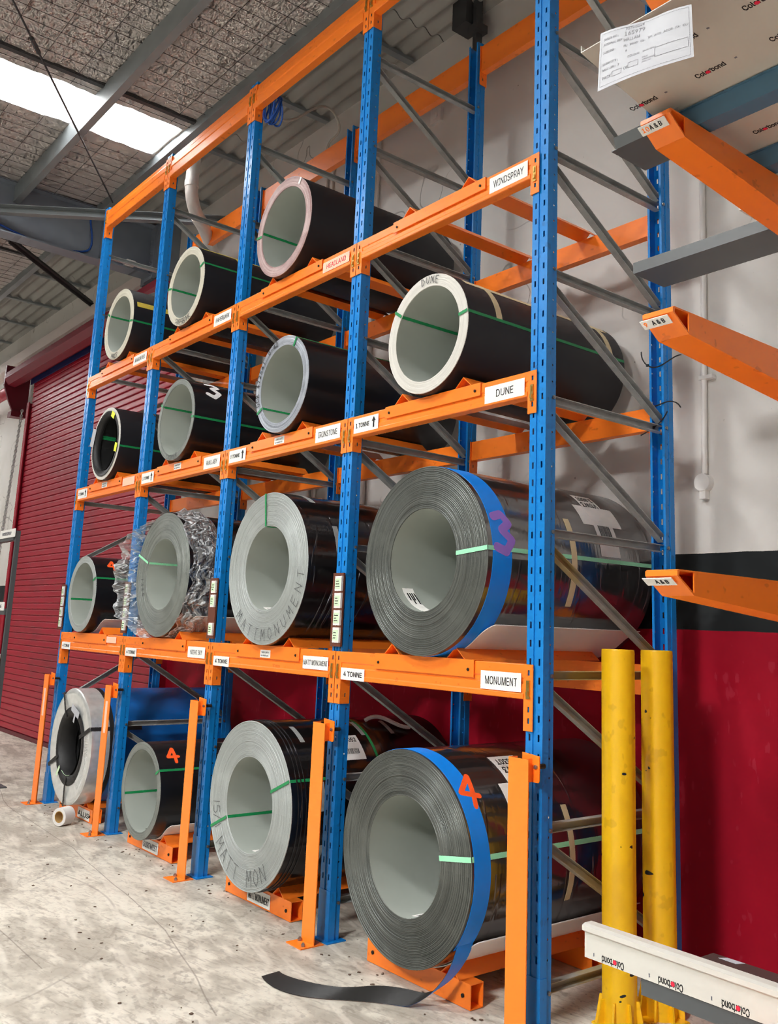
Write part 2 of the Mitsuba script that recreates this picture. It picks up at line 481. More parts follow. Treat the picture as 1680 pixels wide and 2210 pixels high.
class Cyl:
    """Places flat shapes on the faces and the surfaces of a coil lying along y."""
    def __init__(s, cx, cz, R, Ri, y0, L):
        s.cx, s.cz, s.R, s.Ri, s.y0, s.L = cx, cz, R, Ri, y0, L

    def wrap(s, m, th0, y0, R=None, inner=False):    # m flat: x along +y, y counter-clockwise (up on the right side), z outwards
        R = s.R if R is None else R
        v = m.vertices; r = (R - v[:, 2] - 0.0008) if inner else (R + v[:, 2] + 0.0008)
        th = math.radians(th0) + v[:, 1] / R
        return trimesh.Trimesh(np.stack([s.cx + r * np.cos(th), y0 + v[:, 0], s.cz + r * np.sin(th)], 1), m.faces, process=False)

    def strip_axial(s, th, ya, yb, w=0.016, R=None, inner=False):
        m = trimesh.creation.box(extents=(yb - ya, w, 0.001)); m.apply_translation(((yb - ya) / 2, 0, 0.0005))
        return s.wrap(m, th, ya, R, inner)

    def strip_face(s, th, ra, rb, w=0.016, y=None):
        y = s.y0 if y is None else y
        m = trimesh.creation.box(extents=(rb - ra, 0.001, w)); m.apply_translation(((ra + rb) / 2, -0.004, 0))
        m.apply_transform(trimesh.transformations.rotation_matrix(-math.radians(th), (0, 1, 0)))
        m.apply_translation((s.cx, y, s.cz)); return m

    def face_stroke(s, text, th0, r, h, adv, w=0.004, inward=True):
        out = []; th = th0
        for ch in text:
            p = stroke_poly(ch, h, w)
            if p is not None:
                m = thin(p, 0.0008); v = m.vertices; v[:, 0] -= 0.3 * h
                a = math.radians(th)
                er = np.array([math.cos(a), math.sin(a)]); et = np.array([-math.sin(a), math.cos(a)])
                if inward: q = er * r - np.outer(v[:, 1], er) + np.outer(v[:, 0], et)
                else: q = er * r + np.outer(v[:, 1], er) - np.outer(v[:, 0], et)
                out.append(trimesh.Trimesh(np.stack([s.cx + q[:, 0], s.y0 - 0.0045 - v[:, 2], s.cz + q[:, 1]], 1), m.faces, process=False))
            th += adv
        return cat(*out)

    def ring(s, ya, yb, t=0.0015, R=None):
        R = s.R if R is None else R
        return lathe([(R, ya), (R + t, ya), (R + t, yb), (R, yb)], s.cx, s.cz)[0]


def lathe(prof, cx, cz, n=160, th0=0.0):
    """Revolves the open profile [(r, y)] about the line along y through (cx, cz); returns mesh, uv (turn, radius)."""
    prof = np.asarray(prof, float); k = len(prof)
    a = np.linspace(0, 2 * np.pi, n + 1) + th0
    r, y = prof[:, 0], prof[:, 1]
    v = np.stack([cx + np.outer(np.cos(a), r), np.broadcast_to(y, (n + 1, k)), cz + np.outer(np.sin(a), r)], -1).reshape(-1, 3)
    uv = np.stack([np.broadcast_to((np.arange(n + 1) / n)[:, None], (n + 1, k)), np.broadcast_to(r, (n + 1, k))], -1).reshape(-1, 2)
    i, j = np.meshgrid(np.arange(n), np.arange(k - 1), indexing='ij')
    q = np.stack([i * k + j, i * k + j + 1, (i + 1) * k + j + 1, (i + 1) * k + j], -1).reshape(-1, 4)
    f = np.vstack([q[:, [0, 1, 2]], q[:, [0, 2, 3]]])
    return trimesh.Trimesh(v, f, process=False), uv


# ------------------------------------------------------------------ the setting
WY = 1.25
struct('floor', box(-17, 7.5, -12, WY + 0.1, -0.12, 0.0), 'm_floor')
struct('wall_back', box(-17, 7.5, WY, WY + 0.2, 0, 6.04), 'm_wall')
struct('wall_left', box(-17.2, -17, -12, WY + 0.2, 0, 6.2), 'm_plain_wall')
struct('wall_right', box(7.5, 7.7, -12, WY + 0.2, 0, 6.2), 'm_plain_wall')
struct('wall_front', box(-17.2, 7.7, -12.2, -12, 0, 6.2), 'm_plain_wall')
struct('trim_1', box(-6.2, 7.5, WY - 0.012, WY, 5.69, 5.72), 'm_lintel')
struct('trim_2', prism_x([(WY - 0.16, 5.45), (WY, 5.42), (WY, 5.66), (WY - 0.13, 5.64)], -17, -7.05), 'm_lintel')

# roof: corrugated sheets along the wall, foil over wire mesh elsewhere
ys = np.arange(0.33, WY + 0.06, 0.0121)
zz = 6.055 + 0.022 * np.sin(ys * 2 * np.pi / 0.145)
top = [(y, z + 0.006) for y, z in zip(ys, zz)]
bot = [(y, z) for y, z in zip(ys, zz)]
rf = thing('ceiling', 'x', 'x'); labels[rf] = {'kind': 'structure'}
for i, xe in enumerate(np.arange(-16.6, 7.4, 2.4)):
    obj('corrugated_sheet', prism_x(bot + top[::-1], xe + 0.004, xe + 2.396), 'm_roof_sheet', rf, 40)
# foil: strips between the roof lights, sagging between the wires
fx = sorted([-17.0] + [v for a in ROOF_LIGHTS for v in a[:2]] + [7.5])


def foil_patch(x0, x1, y0, y1):
    nx, ny = max(2, int((x1 - x0) / 0.12)), max(2, int((y1 - y0) / 0.06))
    X, Y = np.meshgrid(np.linspace(x0, x1, nx + 1), np.linspace(y0, y1, ny + 1), indexing='ij')
    P = np.stack([X, Y], -1).reshape(-1, 2)
    q = np.stack([P[:, 0] * 3.1, P[:, 1] * 6.3, 0 * P[:, 0]], -1); q2 = np.stack([P[:, 0] * 9.7, P[:, 1] * 24.0, 0 * P[:, 0] + 3], -1)
    z = ZF + 0.03 - 0.03 * meshkit.noise(q, 3) - 0.012 * meshkit.noise(q2, 4)
    i, j = np.meshgrid(np.arange(nx), np.arange(ny), indexing='ij')
    a = i * (ny + 1) + j
    f = np.stack([a, a + 1, a + ny + 2, a + ny + 1], -1).reshape(-1, 4)
    return trimesh.Trimesh(np.column_stack([P, z]), np.vstack([f[:, [0, 1, 2]], f[:, [0, 2, 3]]]), process=False)


cuts = sorted(ROOF_LIGHTS, key=lambda a: a[0])
x_at = -17.0
for (a, b, c, d, e) in cuts + [(7.5, 7.5, 0, 0, 0)]:
    far = a < -12 or x_at > 3
    obj('foil', foil_patch(x_at, a, -12, 0.35), 'm_foil', rf, True)
    if b > a:
        if c > -12: obj('foil', foil_patch(a, b, -12, c), 'm_foil', rf, True)
        if d < 0.33: obj('foil', foil_patch(a, b, d, 0.35), 'm_foil', rf, True)
    x_at = b
for nw, (a, b, c, d, e) in enumerate(ROOF_LIGHTS):
    w = struct(f'window_{nw + 1}', box(a - 0.06, b + 0.06, c, d, ZF + 0.035, ZF + 0.05), 'm_card')
    scene[w]['emitter'] = {'type': 'area', 'radiance': {'type': 'rgb', 'value': [e * 1.0, e, e * 0.985]}}
struct('ceiling_deck', cat(box(-17.2, 7.7, -12.2, WY + 0.2, 6.2, 6.3)), 'm_dark_steel')
# wires of the safety mesh
wires = []
for x in np.arange(-13.5, 1.0, 0.15):
    if not any(a[0] < x < a[1] for a in ROOF_LIGHTS):
        wires.append(box(x - 0.0012, x + 0.0012, -3.2, 0.34, ZF - 0.016, ZF - 0.0125))
for y in np.arange(-3.15, 0.34, 0.3):
    for xa, xb in ((-13.5, -5.4), (-4.76, 1.0)): wires.append(box(xa, xb, y - 0.0012, y + 0.0012, ZF - 0.0125, ZF - 0.009))
wk = obj('wire_mesh', cat(*wires), 'm_wire', rf, kind='stuff')
# battens under the corrugated sheets
for x in (-13.1, -11.9, -10.75, -9.55, -8.3, -6.05, -4.95, -3.75, -2.55, -1.35, -0.1, 1.2):
    obj('batten', channel((x, 0.36, 6.012), (x, 1.22, 6.012), 0.06, 0.03, 0.004, (0, 0, 1)), 'm_steel', rf)
for x in (-4.55, -8.9, -2.2):
    obj('batten', channel((x, -2.6, 5.985), (x, 0.33, 5.985), 0.05, 0.03, 0.004, (0, 0, 1)), 'm_dark_steel', rf)
# long purlins (C sections) parallel to the wall
for nm, y, z0, z1 in (('a', -0.523, 5.80, 6.0), ('b', 0.318, 5.915, 6.03), ('c', -2.4, 5.8, 6.0), ('d', -4.6, 5.8, 6.0), ('e', -7.5, 5.8, 6.0)):
    fl = 0.065
    obj('purlin', cat(box(-16.9, 7.4, y, y + 0.004, z0, z1), box(-16.9, 7.4, y, y + fl, z0, z0 + 0.004), box(-16.9, 7.4, y + fl - 0.004, y + fl, z0, z0 + 0.02), box(-16.9, 7.4, y, y + fl, z1 - 0.004, z1)), 'm_steel', rf)

# tapered main rafter with bolted end plate
rk = thing('roof_rafter', 'blue grey painted steel I-beam rafter bolted to the wall, left of the rack', 'steel beam')
web = [(-11.5, 5.62), (1.0, 5.41), (1.0, 5.79), (-11.5, 5.79)]
obj('web', prism_x([(-11.5, 5.57), (1.0, 5.415), (1.0, 5.985), (-11.5, 5.985)], -7.006, -6.994), 'm_ibeam', rk)
obj('flange', prism_x([(-11.5, 5.56), (1.0, 5.40), (1.0, 5.415), (-11.5, 5.575)], -7.1, -6.9), 'm_ibeam', rk)
obj('flange', prism_x([(-11.5, 5.985), (1.0, 5.985), (1.0, 5.998), (-11.5, 5.998)], -7.1, -6.9), 'm_ibeam', rk)
obj('end_plate', box(-7.12, -6.88, 1.0, 1.025, 5.36, 6.0), 'm_ibeam', rk)
for z in (5.46, 5.55, 5.66, 5.80):
    obj('bolt', hexbolt((-6.935, 1.0, z), (0, -1, 0), 0.022, 0.016), 'm_ibeam', rk)
obj('stiffener', box(-6.994, -6.905, 0.42, 0.43, 5.42, 5.985), 'm_ibeam', rk)
struct('wall_pier', box(-7.25, -6.75, 1.025, WY, 5.36, 6.04), 'm_ibeam')
k = obj('tie_channel', channel((-6.895, -0.74, 5.60), (-5.40, 1.235, 5.60), 0.09, 0.075, 0.006, (0.8, -0.6, 0)), 'm_steel')
tag(k, 'grey steel channel tie crossing in front of the painted rafter to the wall', 'steel channel')
k = obj('knee_brace', cat(bar((-7.13, -0.48, 5.44), (-9.2, 1.16, 5.68), 0.012, 0.09), bar((-7.13, -0.48, 5.44), (-9.2, 1.16, 5.68), 0.08, 0.012)), 'm_dark_steel')
tag(k, 'dark steel angle brace running from the rafter flange down to the wall', 'steel brace')
rod = thing('tie_rod', 'thin diagonal steel rod with turnbuckle under the foil ceiling', 'tie rod')
pa, pb = np.array([-3.2, -1.79, 5.775]), np.array([-6.20, 0.235, 5.775])
obj('rod', tube([pa, (pa + pb) / 2, pb], 0.008, 8), 'm_dark_steel', rod)
tb = pa + (pb - pa) * 0.275; dd = (pb - pa) / np.linalg.norm(pb - pa)
obj('turnbuckle', tube([tb - dd * 0.09, tb, tb + dd * 0.09], 0.018, 8), 'm_dark_steel', rod)
k = obj('power_cable', tube(spline([(-6.965, -1.6, 5.555), (-6.965, -0.6, 5.5), (-6.965, 0.2, 5.46), (-6.965, 0.29, 5.5), (-6.965, 0.32, 5.64), (-6.965, 0.315, 5.97)], 50), 0.011, 8), 'm_cable_blue')
tag(k, 'blue cable clipped along the web of the painted rafter', 'cable')
k = obj('junction_box', cat(box(-6.93, -6.82, 0.68, 0.78, 5.425, 5.475), box(-6.915, -6.835, 0.70, 0.76, 5.475, 5.48)), 'm_pvc')
tag(k, 'small cream plastic box sitting on the rafter lower flange', 'junction box')

# roller door in the back wall
dk = thing('door_1', 'x', 'x'); labels[dk] = {'kind': 'structure'}
DX0, DX1 = -11.36, -6.27
slat = prism_x([(1.19, 0.0), (1.178, 0.0), (1.178, 0.007), (1.163, 0.010), (1.160, 0.016), (1.162, 0.040), (1.160, 0.066), (1.163, 0.073), (1.170, 0.078), (1.19, 0.078)], DX0, DX1)
slat_d = mikit.ply(slat, 'm_door', 30)
for i in range(62):
    obj('slat', {**slat_d, 'to_world': T().translate([0, 0, 0.05 + i * 0.08])}, None, dk)
obj('bottom_rail', box(DX0, DX1, 1.15, 1.2, 0.0, 0.05), 'm_door_dark', dk)
for x in (DX0 - 0.1, DX1):
    obj('guide', cat(box(x, x + 0.1, 1.12, 1.135, 0, 4.7), box(x + (0.088 if x > -8 else 0), x + (0.1 if x > -8 else 0.012), 1.12, WY, 0, 4.7)), 'm_door', dk)
# curtain roll on its shaft
ang = np.linspace(0, 2 * np.pi, 9)[:-1] + 0.2
obj('curtain_roll', prism_x([(0.97 + 0.135 * math.cos(a), 5.10 + 0.135 * math.sin(a)) for a in ang], -11.75, -6.25), 'm_door_roll', dk)
obj('brush_seal', box(-11.4, -6.27, 1.12, 1.135, 4.97, 5.06), 'm_navy', dk)
obj('roll_bracket', cat(prism_x([(0.86, 5.30), (1.22, 5.30), (1.22, 4.62), (1.04, 4.55), (0.93, 4.78), (0.85, 5.0)], -11.83, -11.78), box(-11.9, -11.72, 0.98, 1.2, 4.52, 4.6)), 'm_door_dark', dk)
obj('shaft', tube([(-13.6, 0.97, 4.93), (-12.6, 0.97, 4.93), (-11.8, 0.97, 4.93)], 0.085, 14), 'm_door', dk, 40)
for i, x in enumerate((-11.2, -10.5, -9.75, -9.0, -8.25, -7.6)):
    obj('hanger_strap', box(x, x + 0.03, WY - 0.02, WY - 0.004, 5.2, 5.42), 'm_door_dark', dk)
ch = thing('hoist_chain', 'loose steel chain loop hanging from the roller door bracket by the white wall', 'chain')
link = []
for sgn in (0, 1):
    for i in range(88):
        z = 4.52 - i * 0.037; x = -11.24 - (4.4 - z) * 0.136 - sgn * (0.03 + 0.05 * i / 88)
        t = trimesh.creation.torus(0.014, 0.0042, major_sections=8, minor_sections=5)
        t.apply_transform(trimesh.transformations.rotation_matrix(np.pi / 2, (1, 0, 0)) if i % 2 else trimesh.transformations.rotation_matrix(np.pi / 2, (0, 1, 0)))
        t.apply_scale((1, 1, 1.6)); t.apply_translation((x, 1.0, z)); link.append(t)
obj('links', cat(*link), 'm_galv', ch)

# wall services
pk = thing('downpipe', 'white PVC pipe with elbow coming down beside the roof rafter', 'pipe')
P1 = np.array([-4.92, 0.42, 5.99]); 
path = spline([(-5.03, 0.55, 6.0), (-5.02, 0.55, 5.72), (-5.02, 0.56, 5.55), (-5.08, 0.63, 5.44), (-5.2, 0.78, 5.36), (-5.37, 0.97, 5.25), (-5.56, 1.16, 5.12)], 40)
obj('pipe', tube(path, 0.062, 20), 'm_pvc', pk, 40)
for i in (10, 20):
    d = path[i + 1] - path[i - 1]; d /= np.linalg.norm(d)
    obj('collar', tube([path[i] - d * 0.03, path[i], path[i] + d * 0.03], 0.067, 20), 'm_pvc', pk, 40)
ck = thing('wall_conduit', 'white round conduit with junction box on the wall right of the rack', 'conduit')
obj('pipe', tube([(0.076, WY - 0.02, 5.9), (0.05, WY - 0.02, 3.4), (0.03, WY - 0.02, 2.40)], 0.016, 12), 'm_pvc', ck, 40)
c = trimesh.creation.cylinder(radius=0.045, height=0.045, sections=28); c.apply_transform(trimesh.transformations.rotation_matrix(np.pi / 2, (1, 0, 0))); c.apply_translation((0.027, WY - 0.023, 2.355))
obj('round_box', cat(c, box(0.01, 0.045, WY - 0.04, WY - 0.005, 2.27, 2.32)), 'm_pvc', ck, 40)
for z in (3.55, 2.9):
    obj('saddle_clip', box(0.02, 0.10, WY - 0.04, WY - 0.002, z, z + 0.02), 'm_pvc', ck)
for i, (x, lab) in enumerate(((-3.63, 'pair of pale conduits down the wall behind the third upright'), (-2.95, 'pale conduit down the wall behind the second bay'))):
    k = thing('cable_conduit', lab, 'conduit')
    obj('pipe', tube([(x, WY - 0.015, 5.69), (x, WY - 0.015, 4.0), (x, WY - 0.015, 2.0)], 0.012, 10), 'm_pvc', k, 40)
    if i == 0: obj('pipe', tube([(x - 0.09, WY - 0.015, 5.69), (x - 0.09, WY - 0.015, 4.0), (x - 0.09, WY - 0.015, 2.0)], 0.012, 10), 'm_pvc', k, 40)
k = obj('switch_box', cat(box(-2.29, -2.17, WY - 0.03, WY, 5.36, 5.48), box(-2.25, -2.21, WY - 0.036, WY - 0.03, 5.40, 5.44)), 'm_pvc')
tag(k, 'small square painted box on the wall under the top rear beam', 'electrical box')
k = obj('hanging_duct', cat(box(-1.86, -1.71, 1.04, 1.2, 5.86, 6.2), box(-1.70, -1.665, 1.1, 1.16, 5.55, 6.2), box(-1.73, -1.63, 1.08, 1.18, 5.78, 5.84)), 'm_dark_steel')
tag(k, 'dark steel box and post hanging from the roof behind the third bay', 'steel bracket')

# ------------------------------------------------------------------ pallet rack
XS = [-5.6795, -4.2849, -2.8611, -1.4355, 0.0]
FD = 0.948                       # front face to rear face of a frame
LV = {'A': (1.162, 1.431, 0.143), 'B': (2.511, 2.706, 0.116), 'C': (3.554, 3.753, 0.116), 'D': (5.136, 5.419, 0.190)}   # connector bottom, top, beam height
BRZ = [0.18, 0.78, 1.387, 1.989, 2.583, 3.18, 3.774, 4.372, 4.97]
PH = 5.45
rack = thing('pallet_rack', 'tall blue and orange pallet rack of four bays holding the steel coils', 'pallet rack')


def slot_plate(x0, x1, xc, w, h, pitch, H, zoff=0.03):
    p = sbox(x0, 0, x1, H)
    holes = [sbox(xc - w / 2, z, xc + w / 2, z + h) for z in np.arange(0.26 + zoff, H - 0.05, pitch)]
    return p.difference(unary_union(holes))


def post_mesh():
    H = PH; t = 0.0025; yf = 0.008
    out = []
    for s in (-1, 1):
        a, b = sorted((s * 0.010, s * 0.047)); xc = s * 0.0255
        out.append(prism_y(slot_plate(a, b, xc, 0.010, 0.028, 0.0759, H, 0.03), yf, yf + t))
        out.append(prism_x([(yf, 0), (yf + t, 0), (yf + 0.007, 0), (yf + 0.007, H), (yf, H)], *sorted((s * 0.010, s * 0.0085))))
        # side: flat, step in, flat with round holes, lip
        out.append(prism_x([(yf, 0), (0.042, 0), (0.042, H), (yf, H)], *sorted((s * 0.047, s * 0.0445))))
        out.append(prism_y([(s * 0.047, 0), (s * 0.041, 0), (s * 0.041, H), (s * 0.047, H)], 0.042, 0.0445))
        p = sbox(0.042, 0, 0.076, H).difference(unary_union([Polygon([(0.055 + 0.005 * math.cos(q), z + 0.005 * math.sin(q)) for q in np.arange(6) * np.pi / 3]) for z in np.arange(0.3, H - 0.05, 0.0759)]))
        out.append(prism_x(p, *sorted((s * 0.043, s * 0.0405))))
        out.append(prism_y([(s * 0.043, 0), (s * 0.030, 0), (s * 0.030, H), (s * 0.043, H)], 0.0735, 0.076))
    out.append(prism_y(sbox(-0.010, 0, 0.010, H), yf + 0.005, yf + 0.0075))
    return cat(*out)


pm = post_mesh()
post_d = mikit.ply(pm, 'm_blue')
rm = pm.copy(); rm.vertices = rm.vertices * [1, -1, 1] + [0, FD, 0]; rm.faces = rm.faces[:, ::-1]
rear_d = mikit.ply(rm, 'm_blue')
foot_f = mikit.ply(cat(box(-0.06, 0.075, -0.015, 0.1, 0, 0.006), prism_z(sbox(-0.0495, 0.0055, 0.0495, 0.044).difference(sbox(-0.047, 0.008, 0.047, 0.05)), 0.006, 0.24)), 'm_blue')
foot_r = mikit.ply(box(-0.06, 0.06, FD - 0.1, FD + 0.02, 0, 0.006), 'm_blue')
hbr, dbr, dbr0 = [], [], []
names = ['first', 'second', 'third', 'fourth', 'fifth']
for i, x in enumerate(XS):
    tw = T().translate([x, 0, 0])
    pf = obj('front_post', {**post_d, 'to_world': tw}, None, rack)
    obj('foot', {**foot_f, 'to_world': tw}, None, pf)
    pr = obj('rear_post', {**rear_d, 'to_world': tw}, None, rack)
    obj('foot', {**foot_r, 'to_world': tw}, None, pr)
    bm = 'm_galv_rubbed' if i == 4 else 'm_galv'
    for j, z in enumerate(BRZ):
        m = 'm_galv_rubbed' if (i == 4 and z < 1.5) else 'm_galv'
        obj('brace', channel((x - 0.016, 0.045, z), (x - 0.016, FD - 0.045, z), 0.036, 0.032, 0.003, (1, 0, 0)), m, rack)
        if j + 1 < len(BRZ):
            a, b = ((x - 0.016, 0.05, BRZ[j + 1] - 0.045), (x - 0.016, FD - 0.05, z + 0.045)) if i else ((x - 0.016, 0.05, z + 0.045), (x - 0.016, FD - 0.05, BRZ[j + 1] - 0.045))
            obj('brace', channel(a, b, 0.036, 0.032, 0.003, (1, 0, 0)), m, rack)
        obj('bolt', hexbolt((x + 0.0425, 0.062, z), (1, 0, 0), 0.009, 0.007), 'm_bolt', pf)
        obj('bolt', hexbolt((x + 0.0425, FD - 0.062, z), (1, 0, 0), 0.009, 0.007), 'm_bolt', pr)


def beam_profile(H):
    if H > 0.17:
        return [(-0.004, 0.004), (0.0, 0.0), (0.05, 0), (0.05, H), (0.012, H), (0.010, H - 0.035), (0.003, H - 0.05), (0.001, H * 0.5), (0.006, H * 0.46), (0.006, H * 0.32), (-0.004, H * 0.26)]
    return [(-0.004, 0.003), (0.0, 0.0), (0.05, 0), (0.05, H), (0.002, H), (0.0, H - 0.003), (0.0, H * 0.62), (0.004, H * 0.58), (0.004, H * 0.44), (0.0, H * 0.40), (0.0, 0.026), (-0.004, 0.020)]


def connector(side, zb, zt, big):
    """side +1: stands on the right-hand side of a post (post centre at x = 0); zb..zt heights."""
    H = zt - zb
    p = sbox(0.003, 0, 0.054, H)
    hs = [0.03, H - 0.045] + ([H * 0.38] if not big else [H * 0.28, H * 0.6])
    p = p.difference(unary_union([sbox(0.021, h, 0.033, h + 0.022) for h in hs]))
    f = prism_y(p, 0.0, 0.004)
    q = sbox(0.0, 0, 0.062, H).difference(unary_union([sbox(0.03, 0.035, 0.038, 0.055)]))
    s = prism_x(q, 0.051, 0.055)
    m = cat(f, s); m.apply_translation((0, 0, zb))
    if side < 0:
        m.vertices = m.vertices * [-1, 1, 1]; m.faces = m.faces[:, ::-1]
    return m


clip = cat(box(-0.009, 0.009, -0.006, 0.0, 0, 0.075), box(-0.006, 0.006, -0.012, -0.006, 0.012, 0.03), box(-0.012, 0.012, -0.004, 0, 0.0, 0.008), box(-0.004, 0.004, -0.010, -0.006, 0.045, 0.066))
clip_d = mikit.ply(clip, 'm_brass')
conn_d, beam_d, connr_d, beamr_d = {}, {}, {}, {}


def mirror_y(m):
    m = m.copy(); m.vertices = m.vertices * [1, -1, 1] + [0, FD, 0]; m.faces = m.faces[:, ::-1]
    return m


for lv, (zb, zt, H) in LV.items():
    for s in (-1, 1):
        m = connector(s, zb, zt, lv in 'AD')
        conn_d[lv, s] = mikit.ply(m, 'm_orange'); connr_d[lv, s] = mikit.ply(mirror_y(m), 'm_orange')
BEAM = {}
for i in range(4):
    for lv, (zb, zt, H) in LV.items():
        x0, x1 = XS[i] + 0.055, XS[i + 1] - 0.055
        z0 = zt - H
        m = prism_x([(y, z0 + z) for y, z in beam_profile(H)], x0, x1)
        for rear in (0, 1):
            bk = obj('load_beam', mirror_y(m) if rear else m, 'm_orange', rack)
            if not rear: BEAM[lv, i] = bk
            for s, xx in ((1, XS[i]), (-1, XS[i + 1])):
                obj('connector', {**(connr_d if rear else conn_d)[lv, s], 'to_world': T().translate([xx, 0, 0])}, None, bk)
                if not rear:
                    obj('safety_clip', {**clip_d, 'to_world': T().translate([xx + s * 0.027, 0, zt - 0.14])}, None, bk, label='brass coloured safety clip')


def sign(bk, x0, x1, z0, z1, text=None, h=0.028, bold=True, arrow=False, y=-0.0055, matn='m_card', lab=None, ink='m_ink', tw=None):
    k = obj('sign', box(x0, x1, y, y + 0.0015, z0, z1), matn, bk, label=lab or ('white sign reading ' + text if text else 'blank white sticker'))
    if text:
        w = x1 - x0
        tw = tw or (w * (0.55 if arrow else 0.78))
        xs = x0 + (w * 0.08 if arrow else (w - tw) / 2)
        m = face_text(text, h, xs, y - 0.0002, (z0 + z1) / 2 - h / 2, bold, tw)
        if arrow:
            ax, az = x1 - w * 0.18, (z0 + z1) / 2
            m = cat(m, box(ax - 0.006, ax + 0.006, y - 0.0012, y - 0.0002, az - 0.028, az + 0.01), prism_y([(ax - 0.017, az + 0.008), (ax + 0.017, az + 0.008), (ax, az + 0.032)], y - 0.0012, y - 0.0002))
        obj('lettering', m, ink, bk)


for i in range(4):
    x0, x1 = XS[i], XS[i + 1]
    sign(BEAM['A', i], x0 + 0.062, x0 + 0.268, 1.288, 1.349, '4 TONNE', 0.024)
    sign(BEAM['B', i], x0 + 0.068, x0 + 0.290, 2.606, 2.688, '1 TONNE', 0.024, arrow=True)
sign(BEAM['A', 3], -0.31, -0.065, 1.315, 1.393, 'MONUMENT', 0.034, False)
sign(BEAM['A', 2], -1.745, -1.497, 1.325, 1.395, 'MATT MONUMENT', 0.027, False, tw=0.235)
sign(BEAM['A', 1], -3.172, -2.924, 1.323, 1.395, 'NIGHT SKY', 0.03, False, tw=0.17)
sign(BEAM['A', 0], -4.64, -4.42, 1.372, 1.42, None, matn='m_torn_paper', lab='torn pink and white paper label')
sign(BEAM['B', 3], -0.325, -0.070, 2.600, 2.680, 'DUNE', 0.034, False, tw=0.11)
sign(BEAM['B', 2], -1.750, -1.500, 2.605, 2.690, 'IRONSTONE', 0.034, False, tw=0.19)
sign(BEAM['B', 1], -3.160, -2.925, 2.605, 2.688, 'WALLABY', 0.034, False, tw=0.16)
sign(BEAM['B', 0], -4.60, -4.36, 2.625, 2.690, None, matn='m_torn_paper', lab='torn faded pink label')
sign(BEAM['C', 3], -0.325, -0.070, 3.655, 3.735, 'WINDSPRAY', 0.036, False, tw=0.20)
sign(BEAM['C', 2], -1.775, -1.50, 3.66, 3.725, 'HEADLAND', 0.030, False, matn='m_torn_paper', lab='torn label with handwritten HEADLAND', ink='m_red_ink', tw=0.20)
sign(BEAM['C', 1], -3.180, -2.925, 3.652, 3.733, 'PAPERBARK', 0.034, False, tw=0.2)
sign(BEAM['C', 0], -4.62, -4.355, 3.652, 3.730, 'MANOR RED', 0.032, False, tw=0.2)

# label boards with pale green cards on the posts above the four tonne beams
for i, (dx, seed) in enumerate(((-0.035, 1), (-0.01, 2), (-0.004, 3), (0.0, 4))):
    x = XS[i] + dx
    bk = thing('label_board', ['narrow brown board of pale cards on the far left upright', 'narrow brown board of cards on the second upright, beside the torn plastic wrap',
                               'brown board with two card frames on the third upright beside the matt coil', 'brown board with four pale green cards on the upright by the largest wrapped coil'][i], 'label board', 'card boards on the rack uprights')
    obj('board', box(x - 0.045, x + 0.052, -0.012, -0.001, 1.455, 1.845), 'm_brown_board', bk)
    for j in range(4):
        z = 1.475 + j * 0.091
        if i == 2 and j == 1: continue
        kk = obj('card_holder', cat(box(x - 0.022, x + 0.051, -0.015, -0.012, z, z + 0.08), box(x + 0.043, x + 0.051, -0.024, -0.015, z, z + 0.08)), 'm_pvc', bk)
        obj('card', box(x - 0.018, x + 0.034, -0.0165, -0.015, z + 0.012, z + 0.066), 'm_green_card', bk)
        rng = np.random.default_rng(i * 10 + j)
        obj('writing', cat(*[box(x - 0.012, x - 0.012 + rng.uniform(0.02, 0.038), -0.0172, -0.0165, z + 0.05 - q * 0.014, z + 0.054 - q * 0.014) for q in range(3)]), 'm_ink', bk)

# ------------------------------------------------------------------ post guards
for i, x in enumerate(XS):
    xo = x + 0.006
    g = thing('post_guard', ['orange upright guard bolted in front of the far left rack post', 'orange guard with worn paper label in front of the second post', 'orange guard in front of the third post by the small black coil',
                             'orange guard in front of the fourth post between the two big floor coils', 'tall near orange guard in front of the right-hand front post'][i], 'post guard')
    H = 1.065
    obj('channel', prism_z(Polygon([(xo - 0.055, -0.088), (xo + 0.055, -0.088), (xo + 0.055, -0.083), (xo - 0.050, -0.083), (xo - 0.050, -0.040), (xo - 0.055, -0.040)]), 0.006, H), 'm_orange_guard', g)
    obj('lug', cat(prism_y([(xo - 0.02, H - 0.09), (xo + 0.068, H - 0.09), (xo + 0.074, H - 0.082), (xo + 0.074, H + 0.012), (xo - 0.02, H + 0.02)], -0.045, -0.040), box(xo + 0.03, xo + 0.035, -0.083, -0.045, H - 0.09, H)), 'm_orange_guard', g)
    obj('bolt', hexbolt((xo + 0.058, -0.045, H - 0.03), (0, -1, 0), 0.009, 0.008), 'm_bolt', g)
    obj('bolt', tube([(xo + 0.052, -0.040, H - 0.03), (xo + 0.052, -0.01, H - 0.03), (xo + 0.052, 0.008, H - 0.03)], 0.010, 10), 'm_dark_bolt', g)
    obj('base_plate', box(xo - 0.075, xo + 0.06, -0.165, -0.03, 0, 0.006), 'm_orange', g)
    for dx, dy in ((-0.05, -0.1), (0.035, -0.135)):
        obj('bolt', hexbolt((xo + dx, dy, 0.006), (0, 0, 1), 0.011, 0.012), 'm_bolt', g)
    if i < 2:
        obj('sticker', box(xo - 0.02, xo + 0.02, -0.0892, -0.088, 0.72, 0.95), 'm_torn_paper', g, label='worn paper label')

# ------------------------------------------------------------------ cradles
MID = [(-4.982), (-3.573), (-2.148), (-0.718)]
BAY = ['left-hand bay', 'second bay from the left', 'third bay from the left', 'right-hand bay']
LVN = {'A': 'lowest', 'B': 'middle', 'C': 'upper'}


